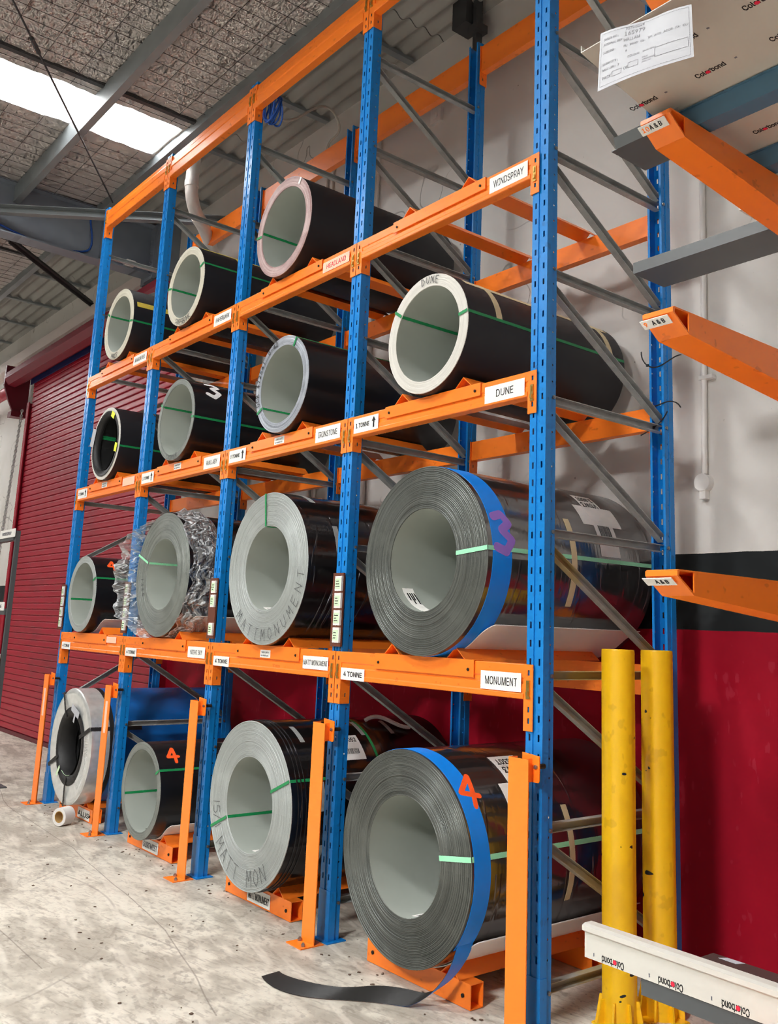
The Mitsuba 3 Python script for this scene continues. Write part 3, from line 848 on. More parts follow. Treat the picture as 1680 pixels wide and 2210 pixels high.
def rail(x, y0, y1, z, h=0.053, w=0.062, t=0.004):
    out = [(x - w, z), (x, z + h), (x + w, z), (x + w - t * 1.5, z), (x, z + h - t * 1.5), (x - w + t * 1.5, z)]
    return prism_y(out, y0, y1)


for lv in 'ABC':
    zt = LV[lv][1]
    for i in range(4):
        x = MID[i]
        if lv == 'C' and i == 2: x -= 0.0
        c = thing('coil_cradle', f'orange coil cradle bolted on the {LVN[lv]} beam level in the {BAY[i]}', 'coil cradle')
        ph = 0.072 if lv == 'A' else 0.058
        obj('front_plate', cat(box(x - 0.365, x + 0.365, -0.0085, -0.0045, zt - ph, zt + 0.004), box(x - 0.365, x + 0.365, -0.0085, 0.05, zt + 0.001, zt + 0.004)), 'm_orange', c)
        for s in (-1, 1):
            obj('rail', rail(x + s * 0.235, 0.0, FD - 0.005, zt + 0.0045), 'm_orange', c)
            obj('bolt', hexbolt((x + s * 0.33, -0.0085, zt - ph * 0.55), (0, -1, 0), 0.007, 0.005), 'm_dark_bolt', c)
        if (lv, i) in (('A', 2), ('B', 0), ('B', 1), ('B', 2)):
            obj('sticker', box(x - 0.06, x + 0.055, -0.0098, -0.0086, zt - ph + 0.006, zt - ph + 0.05), 'm_card', c, label='small white sticker')
            obj('lettering', cat(face_text('LIGHT DUTY', 0.010, x - 0.045, -0.0099, zt - ph + 0.031, True), face_text('RE-ORDER COIL', 0.008, x - 0.05, -0.0099, zt - ph + 0.013, True)), 'm_grey_ink', c)
for i in range(4):
    x = [-4.982, -3.573, -2.12, -0.715][i]
    c = thing('floor_cradle', f'orange floor cradle of square tube at the foot of the {BAY[i]}', 'coil cradle')
    for y in (0.02, 0.80):
        P = sbox(y, 0.003, y + 0.075, 0.103).difference(sbox(y + 0.004, 0.007, y + 0.071, 0.099))
        obj('cross_tube', prism_x(P, x - 0.36, x + 0.36), 'm_orange', c)
    for s in (-1, 1):
        obj('rail', rail(x + s * 0.235, 0.012, 0.93, 0.1035, 0.05), 'm_orange', c)
        obj('bolt', hexbolt((x + s * 0.315, 0.02, 0.05), (0, -1, 0), 0.009, 0.006), 'm_dark_bolt', c)
    txt = [('ALUS', 0.0), ('SURFMIST', 0.0), ('MATT MONUMENT', 0.0), None][i]
    if txt:
        xa = x + (-0.10 if i != 0 else 0.06)
        k = obj('sign', box(xa, xa + 0.25, 0.017, 0.0185, 0.012, 0.088), 'm_card', c, label='white sign reading ' + txt[0])
        obj('lettering', face_text(txt[0], 0.036, xa + 0.012, 0.0168, 0.03, True, 0.225), 'm_grey_ink' if i == 1 else 'm_ink', c)

# ------------------------------------------------------------------ coils
def coil(label, cx, cz, R, Ri, y0=-0.055, L=1.19, edge='m_edge_zinc', barrel='m_barrel_black', bore='m_bore', steps=None, group=None, seed=0):
    key = thing('steel_coil', label, 'steel coil', group)
    rng = np.random.default_rng(seed)
    n = max(6, int((R - Ri) / (steps or 0.0075)))
    rr = np.linspace(Ri, R, n + 1)
    prof = [(Ri, y0 + 0.004)]
    off = 0.0
    for a, b in zip(rr[:-1], rr[1:]):
        off = 0.6 * off + rng.uniform(-0.002, 0.002) * (1 if n > 10 else 0.3)
        g = 0.0022 if n > 10 else 0.0008
        w = b - a
        prof += [(a + 0.08 * w, y0 + off + g), (a + 0.22 * w, y0 + off), (a + 0.80 * w, y0 + off), (a + 0.94 * w, y0 + off + g)]
    prof.append((R, y0 + 0.004))
    m, uv = lathe(prof, cx, cz)
    obj('wound_edge', m, edge, key, True, uv=uv)
    m, uv = lathe([(R, y0 + 0.004), (R, y0 + 0.02), (R, y0 + L * 0.5), (R, y0 + L)], cx, cz)
    obj('outer_wrap', m, barrel, key, True, uv=uv)
    m, uv = lathe([(Ri, y0 + L), (Ri, y0 + L * 0.5), (Ri, y0 + 0.004)], cx, cz)
    obj('bore', m, bore, key, True, uv=uv)
    m, uv = lathe([(R, y0 + L), (Ri, y0 + L)], cx, cz)
    obj('rear_edge', m, edge, key, uv=uv)
    return key, Cyl(cx, cz, R, Ri, y0, L)


def straps(key, c, outer=(), face=(), inner=(), m='m_strap_green', w=0.016, name='strap'):
    out = [c.strip_axial(t, c.y0 + 0.002, c.y0 + c.L, w) for t in outer] + [c.strip_face(t, c.Ri, c.R + 0.001, w) for t in face] + [c.strip_axial(t, c.y0 + 0.004, c.y0 + c.L, w, c.Ri, True) for t in inner]
    for q in out:
        obj(name, q, m, key, label='green strapping tape')


def spray(key, c, ch, th, y, h, m, rot=0.0, w=0.03, mir=1):
    p = stroke_poly(ch, h, w)
    q = thin(p, 0.0005, 0.02)
    v = q.vertices; v[:, :2] -= (0.3 * h, 0.5 * h)
    a = math.radians(rot); v[:, :2] = v[:, :2] @ np.array([[math.cos(a), math.sin(a)], [-math.sin(a), math.cos(a)]])
    obj('painted_number', c.wrap(q, th, y, c.R + 0.0012), m, key, label=f'spray painted number {ch}')


def sticker(key, c, th, y, wy, ha, m='m_card', name='sticker', lab='paper sticker', inner=False, lift=0.0, text=None, rot=180):
    q = thin(sbox(-wy / 2, -ha / 2, wy / 2, ha / 2), 0.0006, 0.03)
    R = (c.Ri if inner else c.R) + lift
    obj(name, c.wrap(q, th, y, R, inner), m, key, label=lab)
    if text:
        parts = []
        for (t, h, u, v0, tw) in text:
            tm = meshkit.text_mesh(t, h, 0.0005, True); vv = tm.vertices
            vv[:, 0] *= tw / (vv[:, 0].max() - vv[:, 0].min())
            vv[:, 0] += u; vv[:, 1] += v0
            parts.append(tm)
        for (u, v0, ww, hh, nb) in [(-wy * 0.3, -ha * 0.28 if rot < 90 else ha * 0.08, wy * 0.6, ha * 0.2, 16)]:
            rng = np.random.default_rng(int(th * 7) % 91)
            e = np.cumsum(rng.uniform(0.5, 1.5, 2 * nb)); e = e / e[-1] * ww
            for b in range(nb):
                bb = box(u + e[2 * b] - (e[1] - e[0]) * 0, u + e[2 * b + 1] if 2 * b + 1 < len(e) else u + ww, v0, v0 + hh, 0, 0.0005)
                parts.append(bb)
        tm = cat(*parts)
        v, f = trimesh.remesh.subdivide_to_size(tm.vertices, tm.faces, 0.04)
        tm = trimesh.Trimesh(v, f, process=False)
        a = math.radians(rot); tm.vertices[:, :2] = tm.vertices[:, :2] @ np.array([[math.cos(a), math.sin(a)], [-math.sin(a), math.cos(a)]])
        obj('print', c.wrap(tm, th, y, R + (-0.0012 if inner else 0.0012), inner), 'm_ink', key)


def bore_label(key, c, th, y, wy=0.1, ha=0.07, text='COIL'):
    sticker(key, c, th, y, wy, ha, 'm_card', 'bore_label', 'white label inside the bore', inner=True)
    ls = [box(-wy * 0.42, -wy * 0.42 + wy * w, ha * (0.3 - 0.17 * q), ha * (0.37 - 0.17 * q), 0, 0.0004) for q, w in enumerate((0.4, 0.75, 0.6, 0.3))]
    obj('print', c.wrap(cat(*ls), th, y, c.Ri - 0.001, True), 'm_ink', key)


def packing(label, c, x1=0.36, th=-62, y0=None, y1=None, t=0.004, lift=0.0):
    """Pale foam sheet between a coil and its right-hand rail: follows the barrel, then sticks out."""
    ya, yb = (c.y0 + 0.10 if y0 is None else y0), (c.y0 + c.L - 0.05 if y1 is None else y1)
    pts = []
    for a in np.linspace(-85, th, 12):
        r = c.R + 0.003
        pts.append((c.cx + r * math.cos(math.radians(a)), c.cz + r * math.sin(math.radians(a))))
    d = np.array([-math.sin(math.radians(th)), math.cos(math.radians(th))])
    e = np.array(pts[-1])
    for s in np.linspace(0.02, 0.16, 6):
        pts.append(tuple(e + d * s * np.array([1.0, 1.0 - s * 2.2])))
    P = np.array(pts); nrm = np.gradient(P, axis=0); nrm = np.stack([nrm[:, 1], -nrm[:, 0]], 1); nrm /= np.linalg.norm(nrm, axis=1, keepdims=True)
    Q = P + nrm * t
    k = obj('packing_sheet', prism_y(Polygon(np.vstack([P, Q[::-1]])), ya, yb), 'm_foam', None, 40)
    tag(k, label, 'packing sheet')
    return k


# --- top level
k, c = coil('black coil with yellow tape and cream edge on the upper level, left-hand bay', -4.911, 4.079, 0.315, 0.249, edge='m_edge_cream', steps=0.03, seed=1)
straps(k, c, outer=(-7,), face=(-7, 150), inner=(150,))
bore_label(k, c, -100, 0.05)
obj('tape', c.strip_axial(22, -0.02, 1.0, 0.05), 'm_tape_yellow', k, label='yellow tape along the coil')
obj('tape', c.wrap(thin(sbox(-0.02, -0.16, 0.02, 0.1), 0.0008, 0.02), 40, 0.32), 'm_tape_yellow', k, label='yellow tape')
obj('writing', c.face_stroke('MANOR', 255, 0.312, 0.05, 5.5, 0.003), 'm_pencil', k)
k, c = coil('black coil with yellow tape and cream edge on the upper level, above the PAPERBARK sign', -3.612, 4.071, 0.310, 0.247, edge='m_edge_cream', steps=0.03, seed=2)
straps(k, c, outer=(20,), face=(20, 170), inner=(170,))
obj('tape', c.strip_axial(62, 0.0, 1.1, 0.05), 'm_tape_yellow', k, label='yellow tape along the coil')
for y in (0.28, 0.9):
    obj('tape', c.wrap(thin(sbox(-0.02, -0.24, 0.02, 0.1), 0.0008, 0.02), 62, y), 'm_tape_yellow', k, label='yellow tape')
obj('writing', c.face_stroke('PAPERBARK', 250, 0.308, 0.05, 5.5, 0.003), 'm_pencil', k)
k, c = coil('black coil with dark red wound edge at the top of the rack, third bay', -2.20, 4.090, 0.332, 0.266, edge='m_edge_red', steps=0.008, seed=3)
straps(k, c, outer=(88,), face=(177,), inner=(172,))
obj('chip', c.strip_face(55, 0.29, 0.335, 0.02), 'm_card', k, label='scrap of white tape on the edge')
# --- middle level
k, c = coil('black coil with black lined bore and lime tags, middle level, left-hand bay', -4.934, 3.021, 0.312, 0.252, edge='m_edge_white', bore='m_bore_black', steps=0.03, seed=4)
m, uv = lathe([(0.283, c.y0 - 0.005), (0.238, c.y0 - 0.004), (0.238, c.y0 + 0.05), (0.252, c.y0 + 0.05)], c.cx, c.cz)
obj('liner_rim', m, 'm_black_plastic', k, True, label='black liner rim')
straps(k, c, outer=(-10,), inner=(156,))
obj('strap', c.strip_axial(160, c.y0, 0.9, 0.016, 0.251, True), 'm_strap_green', k, label='green strapping tape')
for th in (60, -14):
    obj('tag', c.strip_face(th, 0.240, 0.290, 0.075, c.y0 - 0.006), 'm_tag_yellow', k, label='lime yellow tag')
obj('paper_label', c.strip_face(163, 0.245, 0.33, 0.16, c.y0 - 0.007), 'm_paper', k, label='white paper label')
k, c = coil('black coil with white number 3 sprayed on top, above the WALLABY sign', -3.579, 3.021, 0.306, 0.265, edge='m_edge_mid', barrel='m_barrel_satin', steps=0.03, seed=5)
straps(k, c, outer=(-4,), face=(-4, 150), inner=(150,))
spray(k, c, '3', 46, 0.12, 0.17, 'm_spray_white', -8, 0.034)
bore_label(k, c, -92, 0.04, 0.09, 0.09)
obj('tape', c.strip_axial(84, 0.0, 1.0, 0.045), 'm_tape_yellow', k, label='yellow tape along the coil')
obj('writing', c.face_stroke('CASPER', 252, 0.300, 0.034, 6.5, 0.003), 'm_pencil', k)
q = thin(unary_union([stroke_poly('A', 0.06, 0.005)]), 0.0005)
obj('writing', c.wrap(cat(q, thin(LineString([(0.06, 0.02), (0.09, 0.02)]).buffer(0.003), 0.0005)), 205, 0.18, c.Ri, True), 'm_ink', k)
k, c = coil('black coil with shiny layered blue grey edge, above the IRONSTONE sign', -2.096, 3.019, 0.307, 0.246, edge='m_edge_blue', barrel='m_barrel_satin', steps=0.012, seed=6)
straps(k, c, outer=(60,), face=(60, -150), inner=(-150,))
obj('writing', c.face_stroke('DDR 472541', 200, 0.262, 0.032, -6.5, 0.004, False), 'm_ink', k)
obj('writing', c.face_stroke('0-42', 125, 0.262, 0.032, -6.5, 0.004, False), 'm_ink', k)
k, c = coil('black coil with thick cream edge marked DUNE, middle level, right-hand bay', -0.710, 3.022, 0.309, 0.246, edge='m_edge_white', steps=0.03, seed=7)
straps(k, c, outer=(9,), face=(9, 146), inner=(146,))
obj('writing', c.face_stroke('DUNE', 97, 0.262, 0.036, -7.5, 0.003, False), 'm_pencil', k)
obj('tape', c.strip_axial(52, 0.02, 1.1, 0.05), 'm_tape_cream', k, label='cream tape along the coil')
for y in (0.16, 0.55, 1.02):
    obj('tape', c.wrap(thin(sbox(-0.02, -0.22, 0.02, 0.05), 0.0008, 0.02), 50, y), 'm_tape_cream', k, label='cream tape')
# --- lowest beam level
k, c = coil('small black coil with orange number 4, lowest beam level, left-hand bay', -5.13, 1.757, 0.315, 0.258, edge='m_edge_zinc', barrel='m_barrel_satin', steps=0.03, seed=8)
straps(k, c, outer=(24,), face=(24,), inner=(-171,))
spray(k, c, '4', 50, 0.10, 0.11, 'm_spray_orange', 0, 0.022)
bore_label(k, c, -78, 0.0, 0.1, 0.08)
q = thin(unary_union([stroke_poly('1', 0.06, 0.006)]), 0.0005)
obj('writing', c.wrap(q, 238, 0.08, c.Ri, True), 'm_ink', k)
packing('pale foam sheet under the small black coil on the lowest beam', c, th=-55)
k, c = coil('coil with torn clear plastic hanging round its end, above the NIGHT SKY sign', -3.59, 1.886, 0.442, 0.252, edge='m_edge_mid', barrel='m_film_black', steps=0.0075, seed=9)
straps(k, c, face=(160,), inner=(160,), m='m_strap_mint')
bore_label(k, c, -95, 0.06, 0.1, 0.1)
obj('writing', c.face_stroke('1384', 186, 0.33, 0.04, 7, 0.003), 'm_pencil', k)
packing('pale foam sheet under the coil with torn plastic', c, th=-52)
A1 = c
k, c = coil('large wrapped coil marked MATT MONUMENT on its grey edge, lowest beam level', -2.129, 1.890, 0.453, 0.251, edge='m_edge_zinc', barrel='m_film_black', steps=0.0075, seed=10)
straps(k, c, outer=(99,), face=(97,), inner=(97,))
bore_label(k, c, -100, 0.06, 0.12, 0.11)
obj('writing', c.face_stroke('MATTMONUMENT', 226, 0.43, 0.07, 11.6, 0.003), 'm_pencil', k)
for th, y in ((70, 0.10), (22, 0.16), (-28, 0.2), (75, 0.42), (70, 0.78), (-35, 0.75)):
    sticker(k, c, th, y, 0.035, 0.17, 'm_galv', 'print_strip', 'narrow printed strip')
k, c = coil('largest glossy wrapped coil with blue band and purple number 3, above the MONUMENT sign', -0.680, 1.887, 0.451, 0.245, edge='m_edge_dark', barrel='m_film_barrel', steps=0.0085, seed=11)
straps(k, c, outer=(5,), face=(5,), m='m_strap_mint', w=0.020)
obj('band', c.ring(c.y0 + 0.03, c.y0 + 0.15), 'm_band_blue', k, 30, label='bright blue band')
spray(k, c, '3', 15, 0.050, 0.18, 'm_spray_purple', 0, 0.042)
sticker(k, c, -120, 0.03, 0.07, 0.24, 'm_card', 'bore_label', 'white label inside the bore', inner=True)
obj('print', c.wrap(cat(*[box(-0.02 + 0.014 * q, -0.012 + 0.014 * q, -0.09, -0.09 + 0.05 + 0.03 * (q % 2), 0, 0.0004) for q in range(4)]), -120, 0.03, c.Ri - 0.001, True), 'm_ink', k)
sticker(k, c, 33, 0.80, 0.15, 0.40, lift=0.0012, text=[('VSW3', 0.036, -0.062, -0.13, 0.125), ('3.880T', 0.034, -0.062, -0.18, 0.12)], lab='large white coil label with bar code', rot=180)
sticker(k, c, 37, 0.80, 0.30, 0.13, lift=0.0004, lab='plain white coil label')
obj('tape', c.wrap(thin(sbox(-0.02, -0.24, 0.02, 0.2), 0.0008, 0.02), 5, 0.52, c.R + 0.001), 'm_tape_cream', k, label='strip of cream tape')
packing('pale foam sheet under the largest wrapped coil on the lowest beam', c, th=-52)
# --- floor level
k, c = coil('zinc edged coil with black core rim and blue painted outer wrap on the floor', -4.90, 0.556, 0.442, 0.235, -0.10, 1.19, edge='m_zinc_sheet', barrel='m_blue_barrel', bore='m_bore_black', steps=0.1, seed=12)
m, uv = lathe([(0.30, c.y0 - 0.010), (0.28, c.y0 - 0.016), (0.22, c.y0 - 0.012), (0.215, c.y0 + 0.12), (0.235, c.y0 + 0.12)], c.cx, c.cz)
obj('core_rim', m, 'm_black_plastic', k, True, label='black rim round the core')
obj('edge_cover', c.ring(c.y0 - 0.002, c.y0 + 0.14, 0.003), 'm_zinc_sheet', k, 30, label='shiny zinc edge cover')
m, uv = lathe([(0.444, c.y0 + 0.0), (0.43, c.y0 - 0.012), (0.40, c.y0 - 0.012), (0.30, c.y0 - 0.004)], c.cx, c.cz)
rng = np.random.default_rng(3)
obj('edge_cover', m, 'm_zinc_sheet', k, True, label='crimped zinc end ring')
cr = []
for a in np.linspace(-50, 20, 40):
    cr.append(c.strip_face(a, 0.31, 0.40, 0.007, c.y0 - 0.008))
obj('crimps', cat(*cr), 'm_zinc_sheet', k, label='pressed crimps of the zinc ring')
obj('band', c.ring(c.y0 + 0.14, c.y0 + 0.175, 0.004), 'm_black_plastic', k, 30, label='black strap round the coil')
for a in (22, 118, -88, -155):
    obj('strap', cat(c.strip_face(a, 0.23, 0.452, 0.03, c.y0 - 0.016), c.strip_axial(a, c.y0 - 0.012, c.y0 + 0.4, 0.03, c.R + 0.003)), 'm_black_plastic', k, label='black steel strap')
obj('paper_label', c.strip_face(72, 0.26, 0.315, 0.18, c.y0 - 0.02), 'm_paper', k, label='white paper tag on the core rim')
obj('paper_label', c.strip_face(70, 0.20, 0.26, 0.03, c.y0 - 0.02), 'm_paper', k)
for a, r0, r1 in ((-128, 0.215, 0.31), ):
    obj('edge_tape', c.strip_face(a, r0, r1, 0.028, c.y0 - 0.02), 'm_green_card', k, label='pale green edge tape')
obj('edge_tape', c.wrap(thin(sbox(-0.012, -0.09, 0.012, 0.09), 0.001, 0.02), -95, c.y0 - 0.004, 0.222), 'm_green_card', k)
k, c = coil('small black coil with orange number 4 on the floor, second bay', -3.525, 0.4215, 0.315, 0.265, -0.10, 1.19, edge='m_edge_mid', barrel='m_barrel_satin', steps=0.03, seed=13)
straps(k, c, outer=(31,), face=(31,), inner=(-168,))
spray(k, c, '4', 52, 0.02, 0.12, 'm_spray_orange', 0, 0.024)
q = cat(thin(stroke_poly('C', 0.05, 0.006), 0.0005), thin(stroke_poly('2', 0.05, 0.006), 0.0005).apply_translation((0.06, 0, 0)))
obj('writing', c.wrap(q, -100, -0.02, c.Ri, True), 'm_ink', k)
packing('white foam sheet under the small black coil on the floor', c, th=-50)
k, c = coil('large grey edged wrapped coil marked MATT MON on the floor, third bay', -2.075, 0.560, 0.453, 0.255, -0.10, 1.19, edge='m_edge_zinc', barrel='m_gloss_black', steps=0.0075, seed=14)
straps(k, c, outer=(23.5,), face=(23.5, -156), inner=(-156,))
bore_label(k, c, -85, 0.0, 0.09, 0.08)
obj('writing', c.face_stroke('MATT MON', 222, 0.425, 0.085, 11.5, 0.003), 'm_pencil', k)
obj('writing', c.face_stroke('15/1', 186, 0.40, 0.075, 7, 0.003), 'm_pencil', k)
for th, y in ((62, 0.06), (12, 0.10), (-30, 0.12), (66, 0.5), (66, 0.72)):
    sticker(k, c, th, y, 0.03, 0.15, 'm_galv', 'print_strip', 'narrow printed strip')
sticker(k, c, 46, 0.36, 0.16, 0.17, lab='white shipping label', text=[('325052', 0.03, -0.06, 0.035, 0.12)], rot=0)
obj('strap', c.wrap(thin(sbox(-0.009, -0.42, 0.009, 0.35), 0.001, 0.03), 75, 0.52, c.R + 0.001), 'm_strap_green', k, label='green strapping tape')
for y in (0.0, 0.025, 0.05):
    obj('film_ridge', c.ring(y - 0.06, y - 0.055, 0.004), 'm_film_black', k, 30)
obj('loose_film', tube(spline([(c.cx + 0.12, 0.6, c.cz + 0.445), (c.cx + 0.16, 0.66, c.cz + 0.47), (c.cx + 0.2, 0.75, c.cz + 0.44), (c.cx + 0.24, 0.86, c.cz + 0.41)], 16), 0.012, 8), 'm_foam', k, label='white twist of film')
k, c = coil('largest glossy coil on the floor with loose blue band and orange number 4', -0.690, 0.5605, 0.456, 0.255, -0.10, 1.19, edge='m_edge_dark', barrel='m_gloss_barrel', steps=0.006, seed=15)
F3 = c
straps(k, c, outer=(9,), face=(9,), m='m_strap_mint', w=0.022)
spray(k, c, '4', 45, -0.01, 0.155, 'm_spray_orange', -14, 0.026)
bore_label(k, c, -78, 0.0, 0.1, 0.07)
sticker(k, c, 43, 0.33, 0.17, 0.40, lift=0.0012, text=[('VSW3', 0.036, -0.066, -0.12, 0.128), ('3.830T', 0.036, -0.066, -0.175, 0.128), ('840058', 0.026, -0.07, -0.03, 0.14)], lab='large white coil label with bar code', rot=180)
sticker(k, c, 36, 0.28, 0.20, 0.17, lift=0.0004, lab='plain white coil label')
obj('tape', c.wrap(thin(sbox(-0.018, -0.26, 0.018, 0.16), 0.0008, 0.02), 10, 0.52, c.R + 0.001), 'm_tape_cream', k, label='strip of cream tape')
packing('layered white foam sheet under the largest floor coil', c, th=-46)
# blue band round it, its tail running off along the floor
b = thing('strapping_band', 'blue strapping band round the near floor coil, its black tail curling over the floor', 'strap')
ring_a = []
def band_arc(a0, a1, y0, y1, R):
    q = thin(sbox(0, math.radians(a0) * R, y1 - y0, math.radians(a1) * R), 0.0016, 0.02)
    return c.wrap(q, 0, y0, R)
obj('band', band_arc(-42, 178, c.y0 + 0.012, c.y0 + 0.105, c.R), 'm_band_blue', b, label='blue side of the band')
pth = np.array([(c.cx + c.R * math.cos(math.radians(-38)), -0.04, c.cz + c.R * math.sin(math.radians(-38))), (-0.365, -0.05, 0.19), (-0.42, -0.07, 0.11), (-0.49, -0.11, 0.045), (-0.57, -0.17, 0.014), (-0.67, -0.27, 0.006), (-0.80, -0.40, 0.008), (-0.95, -0.47, 0.008), (-1.09, -0.475, 0.006), (-1.17, -0.455, 0.004)])
wid = np.array([(0, 1, 0), (0, 1, 0.0), (0.0, 1, 0.15), (0.1, .95, .3), (.25, .8, .5), (.4, .6, .65), (.45, .55, .5), (.2, .85, .35), (0.05, .95, .15), (0.0, 1, .05)], float)
P = spline(pth, 60); Wd = spline(wid, 60); Wd /= np.linalg.norm(Wd, axis=1, keepdims=True)
half = 0.046
A, B = P - Wd * half, P + Wd * half
lift = np.maximum(0, 0.004 - np.minimum(A[:, 2], B[:, 2])); A[:, 2] += lift; B[:, 2] += lift
Tn = np.gradient(P, axis=0); N = np.cross(Wd, Tn); N /= np.linalg.norm(N, axis=1, keepdims=True)
def ribbon(A, B):
    n = len(A); v = np.vstack([A, B]); f = []
    for i in range(n - 1): f += [(i, i + 1, n + i + 1), (i, n + i + 1, n + i)]
    return trimesh.Trimesh(v, f, process=False)
obj('tail', ribbon(A, B), 'm_black_plastic', b, True, label='black inner side of the loose tail')
obj('tail', ribbon((A - N * 0.0012)[:26], (B - N * 0.0012)[:26]), 'm_band_blue', b, True, label='blue outer side of the loose tail')

# torn clear plastic on the coil above NIGHT SKY
c = A1
n_th, n_s = 300, 30
th = np.linspace(-80, 258, n_th); S = np.linspace(0, 1, n_s)
V, UVP = [], []
for a in th:
    left = 1 / (1 + math.exp(-(a - 112) / 7))
    n3 = float(meshkit.noise(np.array([[a * 0.11, 0, 1.0]]), 7)[0] - 0.5); n4 = float(meshkit.noise(np.array([[a * 0.5, 0, 1.0]]), 9)[0] - 0.5)
    for s in S:
        n1 = float(meshkit.noise(np.array([[a * 0.16, s * 1.3, 0.0]]), 5)[0] - 0.5); n2 = float(meshkit.noise(np.array([[a * 0.55 + s * 3, s * 2.2, 2.0]]), 6)[0] - 0.5)
        # right: folded back over the barrel; left: hanging forward off the edge
        bell = math.sin(math.pi * min(1.0, s * 1.15)) if s < 0.87 else 0.05
        yr = 0.20 - s * (0.245 + 0.05 * n3); rr_ = c.R + 0.005 + bell * (0.03 * (0.5 + n1) + 0.014 * (1 + math.sin(s * 17 + 5 * n1 + a * 0.03)) * (0.5 + n1)) + 0.008 * bell * n2
        tilt = max(0.0, math.sin(math.radians((a - 112) * 1.15)))
        yl = 0.16 - s * (0.24 + (0.13 + 0.10 * n3) * tilt + 0.03 * n4); rl = c.R + 0.006 + s * s * 0.05 * tilt + 0.03 * s * n1 + 0.008 * s * n2
        y = yr * (1 - left) + yl * left; r = rr_ * (1 - left) + rl * left
        V.append((c.cx + r * math.cos(math.radians(a)), y, c.cz + r * math.sin(math.radians(a)))); UVP.append((a / 45.0, s))
i, j = np.meshgrid(np.arange(n_th - 1), np.arange(n_s - 1), indexing='ij')
q = np.stack([i * n_s + j, i * n_s + j + 1, (i + 1) * n_s + j + 1, (i + 1) * n_s + j], -1).reshape(-1, 4)
k = obj('torn_plastic', trimesh.Trimesh(np.array(V), np.vstack([q[:, [0, 1, 2]], q[:, [0, 2, 3]]]), process=False), 'm_clear_plastic', None, True, uv=np.array(UVP))
tag(k, 'torn clear shrink wrap crumpled round the end of the coil above NIGHT SKY', 'plastic wrap')

# ------------------------------------------------------------------ bollards
for y, lab in ((0.39, 'nearer yellow steel bollard beside the right end of the rack, chipped paint'), (0.665, 'farther yellow steel bollard beside the rear right upright')):
    x = 0.13
    bk = thing('bollard', lab, 'bollard')
    m, uv = lathe([(0.0, 1.498), (0.060, 1.5), (0.068, 1.505), (0.070, 1.499), (0.070, 1.0), (0.070, 0.0)], 0, 0, 48)
    v = m.vertices.copy(); m.vertices = np.stack([v[:, 0] + x, -v[:, 2] + y, v[:, 1]], 1)
    obj('pipe', m, 'm_yellow', bk, 40)
    obj('base_plate', cat(*[box(x - 0.12 * 1, x + 0.12, y - 0.03, y + 0.03, 0, 0.008), box(x - 0.03, x + 0.03, y - 0.12, y + 0.12, 0, 0.008)]), 'm_yellow', bk)
    for a in range(8):
        t = a * math.pi / 4 + 0.39
        g = prism_y([(0.069, 0.0), (0.10, 0.0), (0.10, 0.02), (0.082, 0.12), (0.069, 0.12)], -0.004, 0.004)
        g.apply_transform(trimesh.transformations.rotation_matrix(t, (0, 0, 1))); g.apply_translation((x, y, 0.006))
        obj('gusset', g, 'm_yellow', bk)

# ------------------------------------------------------------------ cantilever rack on the right and the folded sheets on it
cr = thing('cantilever_rack', 'orange tapered cantilever arms reaching out at the right edge with small A & B labels', 'cantilever rack')
ARMS = [(3.41, None), (2.98, '10'), (2.41, '9'), (1.725, ''), (0.533, None)]
for col, cx in enumerate((1.31, 3.6)):
    obj('column', cat(box(cx - 0.05, cx + 0.05, 0.33, 0.345, 0, 4.6), box(cx - 0.05, cx + 0.05, 0.475, 0.49, 0, 4.6), box(cx - 0.004, cx + 0.004, 0.345, 0.475, 0, 4.6), box(cx - 0.07, cx + 0.07, -0.9, 0.5, 0, 0.12)), 'm_blue', cr)
    for zt, num in ARMS:
        a = obj('arm', cat(prism_x([(-0.865, zt), (0.33, zt), (0.33, zt - 0.16), (-0.865, zt - 0.062)], cx - 0.048, cx - 0.044), prism_x([(-0.865, zt), (0.33, zt), (0.33, zt - 0.16), (-0.865, zt - 0.062)], cx + 0.044, cx + 0.048), prism_x([(-0.865, zt), (0.33, zt), (0.33, zt - 0.004), (-0.865, zt - 0.004)], cx - 0.044, cx + 0.044), prism_x([(-0.865, zt - 0.058), (0.33, zt - 0.156), (0.33, zt - 0.16), (-0.865, zt - 0.062)], cx - 0.044, cx + 0.044)), 'm_orange', cr)
        obj('nose', cat(prism_x([(-0.93, zt), (-0.86, zt), (-0.86, zt - 0.004), (-0.926, zt - 0.005), (-0.929, zt - 0.016), (-0.862, zt - 0.058), (-0.866, zt - 0.062), (-0.936, zt - 0.016), (-0.936, zt - 0.004)], cx - 0.048, cx + 0.048)), 'm_orange', a)
        if num is not None and col == 0:
            d = np.array([0, 0.067, -0.042]); d /= np.linalg.norm(d)
            o = np.array([cx - 0.056, -0.938, zt - 0.020]) ; nn = np.array([0, -0.53, -0.85])
            def on(m):   # flat (x, y, z) -> label plane
                v = m.vertices
                return trimesh.Trimesh(o + np.outer(v[:, 0], [1, 0, 0]) - np.outer(v[:, 1], d) + np.outer(v[:, 2], nn) , m.faces, process=False)
            obj('label', on(box(0, 0.088, -0.030, 0.0, 0.001, 0.003)), 'm_tape_cream' if False else 'm_card', a, label='label reading ' + ((num + ' ') if num else '') + 'A & B')
            tm = meshkit.text_mesh('A & B', 0.014, 0.0008, True); tm.vertices[:, 0] *= 0.040 / tm.bounds[1][0]; tm.apply_translation((0.032, -0.021, 0.0032))
            obj('lettering', on(tm), 'm_ink', a)
            if num:
                tm = meshkit.text_mesh(num, 0.014, 0.0008, True); tm.apply_translation((0.006, -0.021, 0.0032))
                obj('number', on(tm), 'm_orange_guard', a)


